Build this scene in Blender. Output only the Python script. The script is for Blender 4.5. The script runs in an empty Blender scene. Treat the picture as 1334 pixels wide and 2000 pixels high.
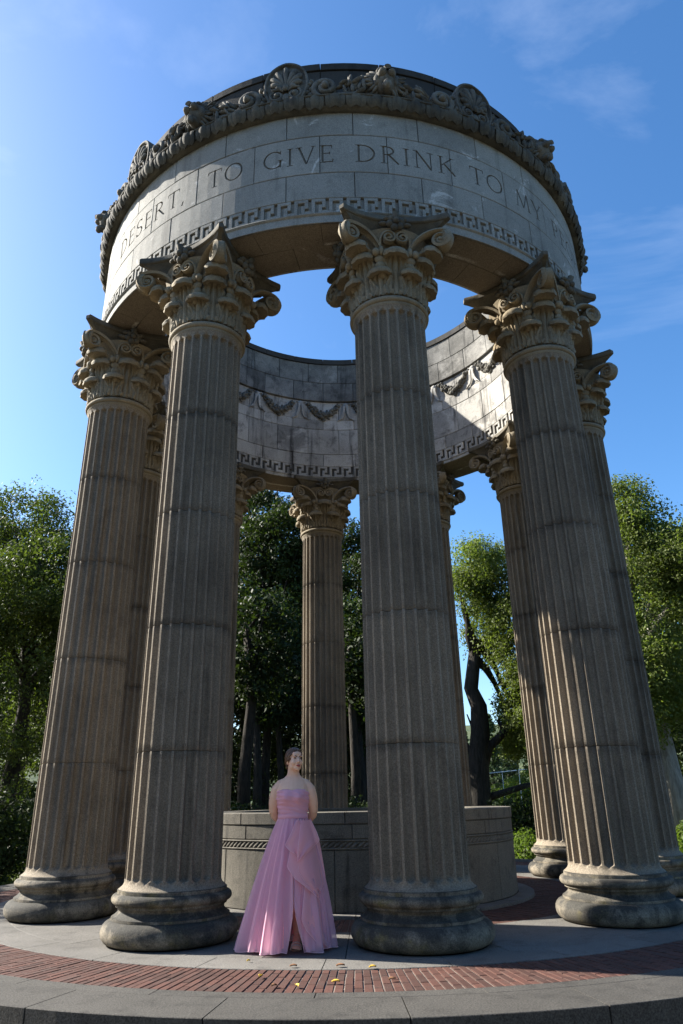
import bpy, bmesh, math, random
import numpy as np
from mathutils import Vector, Matrix

random.seed(7); rng = np.random.default_rng(7)
R = math.radians
scene = bpy.context.scene
col = scene.collection

# ------------------------------------------------------------------ camera, sky, sun, exposure
SC = 4.0                                   # metres from the temple's centre to a column's axis
CAM = Vector((0.0, -2.86801 * SC, 0.30812 * SC))
PITCH, ROLL, YAW, FPX = R(22.25865), R(-1.19502), R(-0.51742), 1374.65
fw = Vector((math.sin(YAW) * math.cos(PITCH), math.cos(YAW) * math.cos(PITCH), math.sin(PITCH)))
rt0 = Vector((math.cos(YAW), -math.sin(YAW), 0)); up0 = rt0.cross(fw)
RT = math.cos(ROLL) * rt0 + math.sin(ROLL) * up0
UP = -math.sin(ROLL) * rt0 + math.cos(ROLL) * up0
cd = bpy.data.cameras.new('camera'); cam = bpy.data.objects.new('camera', cd); col.objects.link(cam)
m = Matrix.Identity(4)
for i in range(3):
    m[i][0], m[i][1], m[i][2], m[i][3] = RT[i], UP[i], -fw[i], CAM[i]
cam.matrix_world = m
cd.sensor_fit = 'VERTICAL'; cd.sensor_height = 36.0; cd.lens = FPX / 2000 * 36.0
cd.clip_start = 0.05; cd.clip_end = 6000
scene.camera = cam

SUN_AZ, SUN_EL = R(161.6), R(34.6)
SUN_DIR = Vector((math.cos(SUN_EL) * math.cos(SUN_AZ), math.cos(SUN_EL) * math.sin(SUN_AZ), math.sin(SUN_EL)))
w = bpy.data.worlds.new('World'); scene.world = w; w.use_nodes = True
wn = w.node_tree.nodes; wl = w.node_tree.links; wn.clear()
sky = wn.new('ShaderNodeTexSky'); sky.sky_type = 'NISHITA'; sky.sun_disc = False
sky.sun_elevation = SUN_EL; sky.sun_rotation = R(90) - SUN_AZ
sky.altitude = 200; sky.air_density = 1.0; sky.dust_density = 1.3; sky.ozone_density = 3.5
bg = wn.new('ShaderNodeBackground'); bg.inputs['Strength'].default_value = 0.074
wo = wn.new('ShaderNodeOutputWorld')
tc = wn.new('ShaderNodeTexCoord')
mp = wn.new('ShaderNodeMapping'); mp.inputs['Scale'].default_value = (1.0, 1.6, 2.4); mp.inputs['Location'].default_value = (1.3, 0.7, 0.1)
nz = wn.new('ShaderNodeTexNoise'); nz.inputs['Scale'].default_value = 2.6; nz.inputs['Detail'].default_value = 7; nz.inputs['Roughness'].default_value = 0.58; nz.inputs['Distortion'].default_value = 0.4
cr = wn.new('ShaderNodeValToRGB'); cr.color_ramp.elements[0].position = 0.57; cr.color_ramp.elements[1].position = 0.85
cr.color_ramp.elements[1].color = (0.22, 0.22, 0.22, 1)
mx = wn.new('ShaderNodeMixRGB'); mx.inputs['Color2'].default_value = (5.0, 5.6, 6.8, 1)
wl.new(tc.outputs['Generated'], mp.inputs['Vector']); wl.new(mp.outputs[0], nz.inputs['Vector']); wl.new(nz.outputs['Fac'], cr.inputs[0])
wl.new(cr.outputs[0], mx.inputs['Fac']); hs = wn.new('ShaderNodeHueSaturation'); hs.inputs['Saturation'].default_value = 1.22; hs.inputs['Value'].default_value = 1.1; wl.new(sky.outputs[0], hs.inputs['Color']); wl.new(hs.outputs[0], mx.inputs['Color1'])
wl.new(mx.outputs[0], bg.inputs['Color']); wl.new(bg.outputs[0], wo.inputs['Surface'])
sd = bpy.data.lights.new('sun', 'SUN'); sd.energy = 5.0; sd.angle = R(0.55); sd.color = (1.0, 0.95, 0.86)
sun = bpy.data.objects.new('sun', sd); col.objects.link(sun)
sun.rotation_euler = (-SUN_DIR).to_track_quat('-Z', 'Y').to_euler(); sun.location = SUN_DIR * 60
scene.view_settings.view_transform = 'Standard'; scene.view_settings.look = 'None'
scene.view_settings.exposure = 1.78; scene.view_settings.gamma = 1.0
scene.render.resolution_x = 683; scene.render.resolution_y = 1024
scene.cycles.max_bounces = 8; scene.cycles.transparent_max_bounces = 12

# ------------------------------------------------------------------ helpers
def pix_dir(x, y): return fw + RT * ((x - 667) / FPX) + UP * ((1000 - y) / FPX)
def on_ground(x, y, z=0.0):
    d = pix_dir(x, y); t = (z - CAM.z) / d.z; return CAM + d * t
def at_dist(x, y, dist):
    d = pix_dir(x, y); h = math.hypot(d.x, d.y); return CAM + d * (dist / h)

def mesh(name, v, f, mat=None, smooth=False, sharp=None):
    me = bpy.data.meshes.new(name); me.from_pydata([tuple(q) for q in v], [], f); me.update()
    if mat is not None: me.materials.append(mat)
    if smooth:
        me.polygons.foreach_set('use_smooth', [True] * len(me.polygons))
        if sharp is not None: me.set_sharp_from_angle(angle=R(sharp))
    return me
def link(name, me, parent=None, loc=(0, 0, 0), rz=0.0, label=None, cat=None, group=None, kind=None):
    o = bpy.data.objects.new(name, me); col.objects.link(o)
    o.location = loc; o.rotation_euler = (0, 0, rz)
    if parent is not None: o.parent = parent
    if label: o['label'] = label
    if cat: o['category'] = cat
    if group: o['group'] = group
    if kind: o['kind'] = kind
    return o
def thing(name, label, cat, loc=(0, 0, 0), rz=0.0, group=None, kind=None):
    return link(name, None, None, loc, rz, label, cat, group, kind or 'thing')
def copy_tree(o, parent=None):
    c = o.copy(); col.objects.link(c); c.parent = parent
    for ch in o.children: copy_tree(ch, c)
    return c

class MB:
    def __init__(s): s.v = []; s.f = []
    def add(s, v, f):
        n = len(s.v); s.v += [tuple(q) for q in v]; s.f += [tuple(i + n for i in q) for q in f]; return s
    def xf(s, M):
        s.v = [tuple(M @ Vector(q)) for q in s.v]; return s
    def box(s, x0, x1, y0, y1, z0, z1):
        return s.add([(x0,y0,z0),(x1,y0,z0),(x1,y1,z0),(x0,y1,z0),(x0,y0,z1),(x1,y0,z1),(x1,y1,z1),(x0,y1,z1)],
                     [(3,2,1,0),(4,5,6,7),(0,1,5,4),(1,2,6,5),(2,3,7,6),(3,0,4,7)])
    def ball(s, c, r, nu=8, nv=6, rot=None):
        if isinstance(r, (int, float)): r = (r, r, r)
        v = [(0, 0, -1)]; f = []
        for j in range(1, nv):
            t = -math.pi / 2 + math.pi * j / nv
            for i in range(nu):
                a = 2 * math.pi * i / nu; v.append((math.cos(t) * math.cos(a), math.cos(t) * math.sin(a), math.sin(t)))
        v.append((0, 0, 1)); L = len(v) - 1
        for i in range(nu): f.append((0, 1 + (i + 1) % nu, 1 + i))
        for j in range(nv - 2):
            for i in range(nu):
                a = 1 + j * nu; f.append((a + i, a + (i + 1) % nu, a + nu + (i + 1) % nu, a + nu + i))
        a = 1 + (nv - 2) * nu
        for i in range(nu): f.append((a + i, a + (i + 1) % nu, L))
        out = []
        for q in v:
            p_ = Vector((q[0] * r[0], q[1] * r[1], q[2] * r[2]))
            if rot is not None: p_ = rot @ p_
            out.append(p_ + Vector(c))
        return s.add(out, f)
    def tube(s, pts, rad, n=8, ref=(0, 0, 1), cap=True):
        pts = [Vector(q) for q in pts]; N = len(pts); v = []; f = []; prev = None
        for i, q in enumerate(pts):
            t = (pts[min(i + 1, N - 1)] - pts[max(i - 1, 0)]).normalized()
            if prev is None:
                a = Vector(ref); a = a - t * a.dot(t)
                if a.length < 1e-3: a = Vector((1, 0, 0)) - t * t.x
            else:
                a = prev - t * prev.dot(t)
            a.normalize(); prev = a; b = t.cross(a)
            r = rad[i] if hasattr(rad, '__len__') else rad
            rx, ry = (r if hasattr(r, '__len__') else (r, r))
            for k in range(n):
                th = 2 * math.pi * k / n; v.append(q + a * (ry * math.sin(th)) + b * (rx * math.cos(th)))
        for i in range(N - 1):
            for k in range(n):
                f.append((i * n + k, i * n + (k + 1) % n, (i + 1) * n + (k + 1) % n, (i + 1) * n + k))
        if cap:
            f.append(tuple(range(n - 1, -1, -1))); f.append(tuple((N - 1) * n + k for k in range(n)))
        return s.add(v, f)
    def lathe(s, prof, n=64, a0=0.0, a1=2 * math.pi):
        full = abs(a1 - a0 - 2 * math.pi) < 1e-6; m_ = n if full else n + 1; v = []; f = []
        for (r, z) in prof:
            for k in range(m_):
                a = a0 + (a1 - a0) * k / n; v.append((r * math.cos(a), r * math.sin(a), z))
        for i in range(len(prof) - 1):
            for k in range(n):
                k2 = (k + 1) % m_ if full else k + 1
                f.append((i * m_ + k, i * m_ + k2, (i + 1) * m_ + k2, (i + 1) * m_ + k))
        return s.add(v, f)
    def shell(s, grid, th):
        """grid[j][i] of Vectors -> closed sheet, th thick (behind the front face)"""
        nj, ni = len(grid), len(grid[0]); fr = []; bk = []
        for j in range(nj):
            for i in range(ni):
                du = grid[j][min(i + 1, ni - 1)] - grid[j][max(i - 1, 0)]
                dv = grid[min(j + 1, nj - 1)][i] - grid[max(j - 1, 0)][i]
                n_ = du.cross(dv); n_ = n_.normalized() if n_.length > 1e-9 else Vector((0, 0, 1))
                fr.append(grid[j][i]); bk.append(grid[j][i] - n_ * th)
        v = fr + bk; o = nj * ni; f = []
        for j in range(nj - 1):
            for i in range(ni - 1):
                a = j * ni + i; f.append((a, a + 1, a + ni + 1, a + ni)); f.append((o + a, o + a + ni, o + a + ni + 1, o + a + 1))
        for i in range(ni - 1):
            f.append((i + 1, i, o + i, o + i + 1)); b = (nj - 1) * ni + i; f.append((b, b + 1, o + b + 1, o + b))
        for j in range(nj - 1):
            a = j * ni; f.append((a, a + ni, o + a + ni, o + a)); b = a + ni - 1; f.append((b + ni, b, o + b, o + b + ni))
        return s.add(v, f)
    def me(s, name, mat=None, smooth=False, sharp=None): return mesh(name, s.v, s.f, mat, smooth, sharp)

def arc_block(r0, r1, da, z0, z1, n=4, ch=0.008, front='out', rtop=None):
    """curved block centred on angle 0, its face edges chamfered"""
    mb = MB(); rf, rb = (r1, r0) if front == 'out' else (r0, r1); sg = 1 if front == 'out' else -1
    ca = ch / rf; v = []; f = []
    rings = [(rb, 0, 0), (rf - sg * ch, 0, 0), (rf, ca, ch)]
    for k in range(n + 1):
        t = k / n
        for (r, ia, iz) in rings:
            a = -da / 2 + ia + (da - 2 * ia) * t
            for z in (z0 + iz, z1 - iz): v.append((r * math.cos(a), r * math.sin(a), z))
    def ix(k, j, t): return k * 6 + j * 2 + t
    for k in range(n):
        for j in range(2):
            f.append((ix(k, j, 0), ix(k + 1, j, 0), ix(k + 1, j + 1, 0), ix(k, j + 1, 0)))
            f.append((ix(k, j, 1), ix(k, j + 1, 1), ix(k + 1, j + 1, 1), ix(k + 1, j, 1)))
        f.append((ix(k, 2, 0), ix(k + 1, 2, 0), ix(k + 1, 2, 1), ix(k, 2, 1)))
        f.append((ix(k, 0, 1), ix(k + 1, 0, 1), ix(k + 1, 0, 0), ix(k, 0, 0)))
    for k, fl in ((0, False), (n, True)):
        for j in range(2):
            q = (ix(k, j, 0), ix(k, j + 1, 0), ix(k, j + 1, 1), ix(k, j, 1)); f.append(q[::-1] if fl else q)
    mb.add(v, f)
    if front != 'out': mb.f = [q[::-1] for q in mb.f]
    bm = bmesh.new(); me = mb.me('tmp'); bm.from_mesh(me); bmesh.ops.recalc_face_normals(bm, faces=bm.faces[:])
    mb2 = MB(); mb2.v = [tuple(q.co) for q in bm.verts]; mb2.f = [tuple(x.index for x in q.verts) for q in bm.faces]
    bm.free(); bpy.data.meshes.remove(me)
    return mb2

def spiral(c, u, wv, r0, r1, turns, a0, n=26):
    """points of a spiral in the plane of u and wv, from radius r0 at angle a0 inwards"""
    c, u, wv = Vector(c), Vector(u), Vector(wv); out = []
    for k in range(n + 1):
        t = k / n; r = r0 + (r1 - r0) * t ** 0.8; a = a0 + 2 * math.pi * turns * t
        out.append(c + u * (r * math.cos(a)) + wv * (r * math.sin(a)))
    return out

# ------------------------------------------------------------------ materials
def nodes(name):
    mt = bpy.data.materials.new(name); mt.use_nodes = True; nt = mt.node_tree; nt.nodes.clear()
    return mt, nt.nodes, nt.links
class G:
    def __init__(s, name):
        s.m, s.n, s.l = nodes(name); s.out = s.n.new('ShaderNodeOutputMaterial'); s.geo = s.n.new('ShaderNodeNewGeometry')
    def val(s, x): return x
    def put(s, sock, x):
        if isinstance(x, (int, float, tuple, list)): sock.default_value = x
        else: s.l.new(x, sock)
    def noise(s, scale, detail=4, rough=0.55, dist=0.0, vec=None, stretch=None, off=(0, 0, 0)):
        v = vec or s.geo.outputs['Position']
        if stretch or off != (0, 0, 0):
            q = s.n.new('ShaderNodeMapping'); s.l.new(v, q.inputs[0]); q.inputs['Scale'].default_value = stretch or (1, 1, 1); q.inputs['Location'].default_value = off; v = q.outputs[0]
        t = s.n.new('ShaderNodeTexNoise'); s.l.new(v, t.inputs['Vector'])
        t.inputs['Scale'].default_value = scale; t.inputs['Detail'].default_value = detail; t.inputs['Roughness'].default_value = rough; t.inputs['Distortion'].default_value = dist
        return t.outputs['Fac']
    def ramp(s, x, a, b, va=0.0, vb=1.0):
        t = s.n.new('ShaderNodeMapRange'); t.interpolation_type = 'SMOOTHSTEP'; s.put(t.inputs[0], x)
        t.inputs[1].default_value = a; t.inputs[2].default_value = b; t.inputs[3].default_value = va; t.inputs[4].default_value = vb
        return t.outputs[0]
    def math(s, op, a, b=0.0):
        t = s.n.new('ShaderNodeMath'); t.operation = op; s.put(t.inputs[0], a); s.put(t.inputs[1], b); return t.outputs[0]
    def mix(s, f, a, b, mode='MIX'):
        t = s.n.new('ShaderNodeMixRGB'); t.blend_type = mode; s.put(t.inputs[0], f)
        s.put(t.inputs[1], a if not isinstance(a, tuple) else (*a, 1)); s.put(t.inputs[2], b if not isinstance(b, tuple) else (*b, 1)); return t.outputs[0]
    def grey(s, x):
        t = s.n.new('ShaderNodeCombineColor'); 
        for i in range(3): s.l.new(x, t.inputs[i])
        return t.outputs[0]
    def obj_rand(s): return s.n.new('ShaderNodeObjectInfo').outputs['Random']
    def sep(s, v):
        t = s.n.new('ShaderNodeSeparateXYZ'); s.l.new(v, t.inputs[0]); return t.outputs
    def finish(s, color, rough=0.8, bump=None, bstr=0.3, bdist=0.01, **kw):
        b = s.n.new('ShaderNodeBsdfPrincipled'); s.put(b.inputs['Base Color'], color if not isinstance(color, tuple) else (*color, 1)); s.put(b.inputs['Roughness'], rough)
        b.inputs['Specular IOR Level'].default_value = kw.get('spec', 0.25)
        if bump is not None:
            t = s.n.new('ShaderNodeBump'); s.l.new(bump, t.inputs['Height']); t.inputs['Strength'].default_value = bstr; t.inputs['Distance'].default_value = bdist; s.l.new(t.outputs[0], b.inputs['Normal'])
        s.l.new(b.outputs[0], s.out.inputs['Surface']); s.b = b; return s.m

def stone(name, base, warm, dark, blotch=0.5, streak=0.5, lichen=0.0, tone=0.1, speck=0.35, white=0.0, joints=None, patch=0.0, ring=0.0, moss=0.0):
    k_ = 0.84 if 'inner' not in name and 'paving' not in name else 0.95
    base, warm, dark = (tuple(x * k_ for x in q) for q in (base, warm, dark)); g = G(name)
    big = g.noise(0.9, 5, 0.6); c = g.mix(g.ramp(big, 0.3, 0.72), base, warm)
    med = g.noise(4.5, 6, 0.65, 0.3); c = g.mix(g.math('MULTIPLY', g.ramp(med, 0.5, 0.72), blotch * 0.6), c, dark)
    st = g.noise(1.0, 6, 0.62, 0.2, stretch=(5.0, 5.0, 0.55)); c = g.mix(g.math('MULTIPLY', g.ramp(st, 0.52, 0.74), streak), c, dark)
    if white:
        wt = g.noise(2.2, 7, 0.7, 0.6, off=(7, 3, 1)); c = g.mix(g.math('MULTIPLY', g.ramp(wt, 0.6, 0.68), white), c, (0.62, 0.6, 0.56))
    if patch:                                    # some blocks are blackened as a whole, ragged at the edges
        pr = g.math('MULTIPLY', g.ramp(g.obj_rand(), 0.70, 0.86), g.ramp(g.noise(1.6, 6, 0.7, 0.4, off=(1, 8, 2)), 0.36, 0.52)); c = g.mix(g.math('MULTIPLY', pr, patch), c, dark)
    if moss: c = g.mix(g.math('MULTIPLY', g.ramp(g.noise(2.1, 6, 0.65, off=(4, 1, 6)), 0.54, 0.68), moss), c, (0.13, 0.105, 0.025))
    if ring:                                     # lime that has seeped out of the joint between the two soffit rings
        px_ = g.sep(g.geo.outputs['Position']); rr_ = g.math('SQRT', g.math('ADD', g.math('MULTIPLY', px_[0], px_[0]), g.math('MULTIPLY', px_[1], px_[1])))
        d_ = g.math('ABSOLUTE', g.math('SUBTRACT', g.math('ADD', rr_, g.math('MULTIPLY', g.math('SUBTRACT', g.noise(4.5, 6, 0.7), 0.5), 0.14)), 4.06))
        am = g.math('MULTIPLY', g.ramp(d_, 0.012, 0.04, 1, 0), g.ramp(g.noise(0.9, 5, 0.6, off=(2, 2, 2)), 0.46, 0.56)); c = g.mix(g.math('MULTIPLY', am, ring), c, (0.5, 0.47, 0.41))
    if lichen:
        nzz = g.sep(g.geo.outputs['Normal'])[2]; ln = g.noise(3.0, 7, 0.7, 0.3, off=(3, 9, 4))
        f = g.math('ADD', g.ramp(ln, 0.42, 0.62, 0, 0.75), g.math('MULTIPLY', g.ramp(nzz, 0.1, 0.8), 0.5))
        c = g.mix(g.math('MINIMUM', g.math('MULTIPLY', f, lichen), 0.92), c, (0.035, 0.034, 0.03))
    if joints:
        z = g.sep(g.geo.outputs['Position'])[2]; wob = g.math('MULTIPLY', g.math('SUBTRACT', g.noise(5.0, 5), 0.5), 0.22); zz = g.math('ADD', z, wob)
        acc = None
        for j in joints:
            d = g.math('ABSOLUTE', g.math('SUBTRACT', zz, j)); q = g.ramp(d, 0.01, 0.10, 1, 0); acc = q if acc is None else g.math('MAXIMUM', acc, q)
        amt = g.math('MULTIPLY', acc, g.ramp(g.noise(0.8, 3, off=(5, 5, 5)), 0.3, 0.65, 0.0, 0.5)); c = g.mix(amt, c, dark)
    c = g.mix(1.0, c, g.grey(g.math('ADD', 1 - tone, g.math('MULTIPLY', g.obj_rand(), 2 * tone))), 'MULTIPLY')
    fine = g.noise(75, 3, 0.75); grit = g.noise(260, 2, 0.6)
    sp = g.math('ADD', g.ramp(fine, 0.3, 0.7, 1 - speck, 1 + speck), g.ramp(grit, 0.35, 0.65, -speck * 0.5, speck * 0.5))
    c = g.mix(1.0, c, g.grey(sp), 'MULTIPLY')
    h = g.math('ADD', g.math('MULTIPLY', fine, 0.6), g.math('MULTIPLY', med, 1.2))
    return g.finish(c, 0.86, h, 0.45, 0.012)

JZ = (1.73, 3.04, 4.38, 5.68)
M_shaft = stone('granite_shaft', (0.275, 0.228, 0.168), (0.2, 0.164, 0.12), (0.05, 0.043, 0.034), 0.45, 0.65, 0, 0.06, 0.34, joints=JZ)
M_base = stone('granite_base', (0.30, 0.255, 0.19), (0.18, 0.155, 0.118), (0.02, 0.019, 0.016), 1.3, 1.0, 1.05, 0.1, 0.35, moss=0.7)
M_cap = stone('granite_capital', (0.29, 0.25, 0.18), (0.25, 0.19, 0.11), (0.07, 0.06, 0.048), 0.6, 0.35, 0.18, 0.06, 0.2)
M_abacus = stone('granite_abacus', (0.16, 0.138, 0.1), (0.11, 0.095, 0.07), (0.03, 0.027, 0.024), 0.9, 0.4, 0.6, 0.06, 0.2)
M_frieze = stone('granite_frieze', (0.31, 0.298, 0.265), (0.25, 0.24, 0.212), (0.09, 0.085, 0.075), 0.55, 0.55, 0, 0.09, 0.25, white=0.5)
M_soffit = stone('granite_soffit', (0.25, 0.205, 0.15), (0.19, 0.155, 0.112), (0.1, 0.08, 0.058), 0.4, 0.0, 0, 0.05, 0.35, white=0.2, ring=0.8)
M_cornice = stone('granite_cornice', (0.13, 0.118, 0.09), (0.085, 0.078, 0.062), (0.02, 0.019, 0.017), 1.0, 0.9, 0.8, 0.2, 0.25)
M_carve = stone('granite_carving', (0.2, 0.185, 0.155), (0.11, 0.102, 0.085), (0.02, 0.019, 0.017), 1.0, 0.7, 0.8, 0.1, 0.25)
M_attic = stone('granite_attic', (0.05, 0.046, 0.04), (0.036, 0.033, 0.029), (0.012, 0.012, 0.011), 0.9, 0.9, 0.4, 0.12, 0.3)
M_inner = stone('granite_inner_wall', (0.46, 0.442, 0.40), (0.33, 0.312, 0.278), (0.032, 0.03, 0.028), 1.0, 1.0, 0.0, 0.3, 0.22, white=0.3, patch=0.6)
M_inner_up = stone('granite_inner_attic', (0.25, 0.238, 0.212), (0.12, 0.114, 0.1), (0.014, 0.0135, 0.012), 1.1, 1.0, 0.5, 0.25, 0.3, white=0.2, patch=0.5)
M_garland = stone('granite_garland', (0.2, 0.188, 0.155), (0.12, 0.112, 0.092), (0.025, 0.023, 0.02), 1.0, 0.7, 0.45, 0.1, 0.25)
M_well = stone('granite_well', (0.185, 0.166, 0.132), (0.125, 0.113, 0.092), (0.025, 0.0235, 0.021), 0.8, 0.9, 0.0, 0.08, 0.3)
M_pave = stone('concrete_paving', (0.15, 0.14, 0.125), (0.11, 0.102, 0.09), (0.04, 0.037, 0.033), 0.8, 0.1, 0, 0.1, 0.35)
M_edge = stone('granite_edge', (0.078, 0.072, 0.063), (0.058, 0.054, 0.047), (0.022, 0.02, 0.018), 0.8, 0.5, 0, 0.08, 0.5)
M_mortar = stone('mortar', (0.26, 0.225, 0.19), (0.19, 0.16, 0.135), (0.09, 0.075, 0.065), 0.6, 0, 0, 0.0, 0.4)
M_gap = stone('joint_mortar', (0.09, 0.085, 0.075), (0.075, 0.07, 0.06), (0.04, 0.04, 0.035), 0.5, 0, 0, 0.0, 0.3)

def brick_mat():
    g = G('red_brick'); r = g.math('FRACT', g.math('ADD', g.obj_rand(), g.geo.outputs['Random Per Island']))
    c = g.mix(r, (0.05, 0.023, 0.017), (0.09, 0.038, 0.027)); c = g.mix(g.ramp(g.noise(6, 5), 0.45, 0.75, 0, 0.6), c, (0.06, 0.04, 0.033))
    f = g.noise(120, 3, 0.7); c = g.mix(1, c, g.grey(g.ramp(f, 0.3, 0.7, 0.7, 1.3)), 'MULTIPLY')
    return g.finish(c, 0.8, f, 0.35, 0.006)
M_brick = brick_mat()
def plain(name, c, rough=0.6, var=0.15, scale=20, spec=0.3):
    g = G(name); n = g.noise(scale, 4); cc = g.mix(1, c, g.grey(g.ramp(n, 0.3, 0.7, 1 - var, 1 + var)), 'MULTIPLY'); return g.finish(cc, rough, n, 0.2, 0.004, spec=spec)

# ------------------------------------------------------------------ ground and platform
PH = -117.34607            # azimuth of the column left of the woman; the others follow every 36 degrees
GZ = -0.42
def ground_mat():
    g = G('ground_earth'); n = g.noise(0.25, 6, 0.6); f = g.noise(14, 5, 0.7)
    c = g.mix(g.ramp(n, 0.35, 0.65), (0.12, 0.1, 0.07), (0.075, 0.075, 0.038)); c = g.mix(1, c, g.grey(g.ramp(f, 0.3, 0.7, 0.7, 1.3)), 'MULTIPLY')
    return g.finish(c, 0.95, f, 0.5, 0.03)
g_ = MB().lathe([(0.001, GZ), (6.2, GZ), (12, GZ), (30, GZ - 0.02), (120, GZ), (600, GZ), (3000, GZ)], 96)
link('ground', g_.me('ground', ground_mat()), kind='structure')
def path_mat():
    g = G('path_granite'); f = g.noise(40, 4, 0.7); n = g.noise(0.7, 5)
    c = g.mix(g.ramp(n, 0.3, 0.7), (0.13, 0.112, 0.088), (0.105, 0.092, 0.073)); c = g.mix(1, c, g.grey(g.ramp(f, 0.3, 0.7, 0.75, 1.25)), 'MULTIPLY'); return g.finish(c, 0.9, f, 0.4, 0.01)
link('path', MB().lathe([(6.2, GZ + 0.004), (10.5, GZ + 0.004)], 96).me('path', path_mat()), kind='structure')
link('path', MB().box(-5, 5, -60, -10.4, GZ - 0.05, GZ + 0.008).me('approach', path_mat()), kind='structure')

plat = link('platform', MB().lathe([(0.01, -0.035), (2.3, -0.035), (6.2, -0.035), (6.2, GZ - 0.02)], 180).me('platform', M_mortar), kind='structure')
ri = lambda q: q * SC
def ring_slabs(name, r0, r1, n, phase, mat, zt=0.0, zb=-0.03, gap=0.008):
    me = arc_block(ri(r0) + gap / 2, ri(r1) - gap / 2, 2 * math.pi / n - gap / ri(r1), zb, zt, 5, 0.004).me(name, mat)
    for k in range(n): link(name, me, plat, rz=R(phase + 360 / n * k))
for r0_, r1_ in ((1.248, 1.424), (0.625, 0.822)): link('mortar_bed', MB().lathe([(ri(r0_), -0.010), (ri(r1_), -0.010)], 180).me('mortar_bed', M_mortar), plat)
ring_slabs('edge_stone', 1.462, 1.588, 31, -98.8 + 5.8, M_edge, 0.0, GZ + 0.005, 0.009)
ring_slabs('curb_stone', 1.424, 1.462, 31, -98.8, M_edge, -0.001, -0.03)
ring_slabs('paving_slab', 1.147, 1.248, 30, PH + 24 - 6, M_pave, 0.0)
ring_slabs('paving_slab', 0.822, 1.147, 20, PH + 26 + 9, M_pave, -0.002)
ring_slabs('curb_stone', 0.57, 0.625, 20, PH, M_pave, 0.03)
def brick_ring(r0, r1, n, rows, a_mid, n_single):
    r0, r1 = ri(r0), ri(r1); da = 2 * math.pi / n; dr = (r1 - r0) / rows; stuff = MB(); mes = []
    for j in range(rows + 1):
        pass
    order = sorted(range(n), key=lambda k: abs(((k * da - R(a_mid) + math.pi) % (2 * math.pi)) - math.pi)); near = set(order[:n_single // rows])
    cache = {}
    for k in range(n):
        off = (k % 2) * 0.5
        cuts = [0.0] + [q + off for q in range(0 if off else 1, rows)] + [rows]
        cuts = sorted(set(min(max(c, 0), rows) for c in cuts))
        for c0, c1 in zip(cuts[:-1], cuts[1:]):
            key = (c0, c1)
            a, b = r0 + c0 * dr + 0.0045, r0 + c1 * dr - 0.0045
            gw = 0.010
            h0 = (a * da - gw) / 2; h1 = (b * da - gw) / 2; z = -0.003 + random.uniform(-0.002, 0.002)
            if k in near:
                if key not in cache:
                    mb = MB(); e = 0.003
                    mb.add([(a, -h0, -0.03), (b, -h1, -0.03), (b, h1, -0.03), (a, h0, -0.03), (a, -h0, -e), (b, -h1, -e), (b, h1, -e), (a, h0, -e),
                            (a + e, -h0 + e, 0), (b - e, -h1 + e, 0), (b - e, h1 - e, 0), (a + e, h0 - e, 0)],
                           [(8, 9, 10, 11), (4, 5, 9, 8), (5, 6, 10, 9), (6, 7, 11, 10), (7, 4, 8, 11), (0, 1, 5, 4), (1, 2, 6, 5), (2, 3, 7, 6), (3, 0, 4, 7)])
                    cache[key] = mb.me('brick', M_brick)
                o = link('brick', cache[key], plat, (0, 0, z), k * da); o.rotation_euler = (0, 0, k * da + random.uniform(-1, 1) * 0.0003)
            else:
                ca, sa = math.cos(k * da), math.sin(k * da); q = [(a, -h0), (b, -h1), (b, h1), (a, h0)]
                pts = [(x * ca - y * sa, x * sa + y * ca) for x, y in q]
                stuff.add([(*pp, -0.03) for pp in pts] + [(*pp, z) for pp in pts], [(4, 5, 6, 7), (0, 1, 5, 4), (1, 2, 6, 5), (2, 3, 7, 6), (3, 0, 4, 7)])
    link('brick_field', stuff.me('brick_field', M_brick), plat, kind='stuff')
brick_ring(1.248, 1.424, 500, 3, -92.5, 255)
brick_ring(0.625, 0.822, 300, 4, -92.5, 0)

# ------------------------------------------------------------------ columns
def base_mesh():
    pr = [(0.0, 0.003), (0.60, 0.003)]
    for k in range(11):
        t = -math.pi / 2 + math.pi * k / 10; pr.append((0.565 + 0.1 * math.cos(t), 0.105 + 0.102 * math.sin(t)))
    pr += [(0.572, 0.208), (0.572, 0.232), (0.56, 0.236)]
    for k in range(9):
        t = k / 8; pr.append((0.56 - 0.06 * math.sin(math.pi * min(1, t * 1.15) * 0.5) + 0.028 * max(0, t - 0.6) / 0.4, 0.236 + 0.08 * t))
    pr += [(0.54, 0.318), (0.54, 0.336)]
    for k in range(9):
        t = -math.pi / 2 + math.pi * k / 8; pr.append((0.54 + 0.047 * math.cos(t), 0.384 + 0.046 * math.sin(t)))
    pr += [(0.535, 0.432), (0.535, 0.462), (0.528, 0.466), (0.3, 0.467)]
    return MB().lathe(pr, 72).me('base', M_base, True, 50)
def shaft_r(z): t = (z - 0.47) / 6.4; return 0.476 - 0.026 * t - 0.012 * t * (t - 1) * -1 * 0.5 * -1
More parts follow.
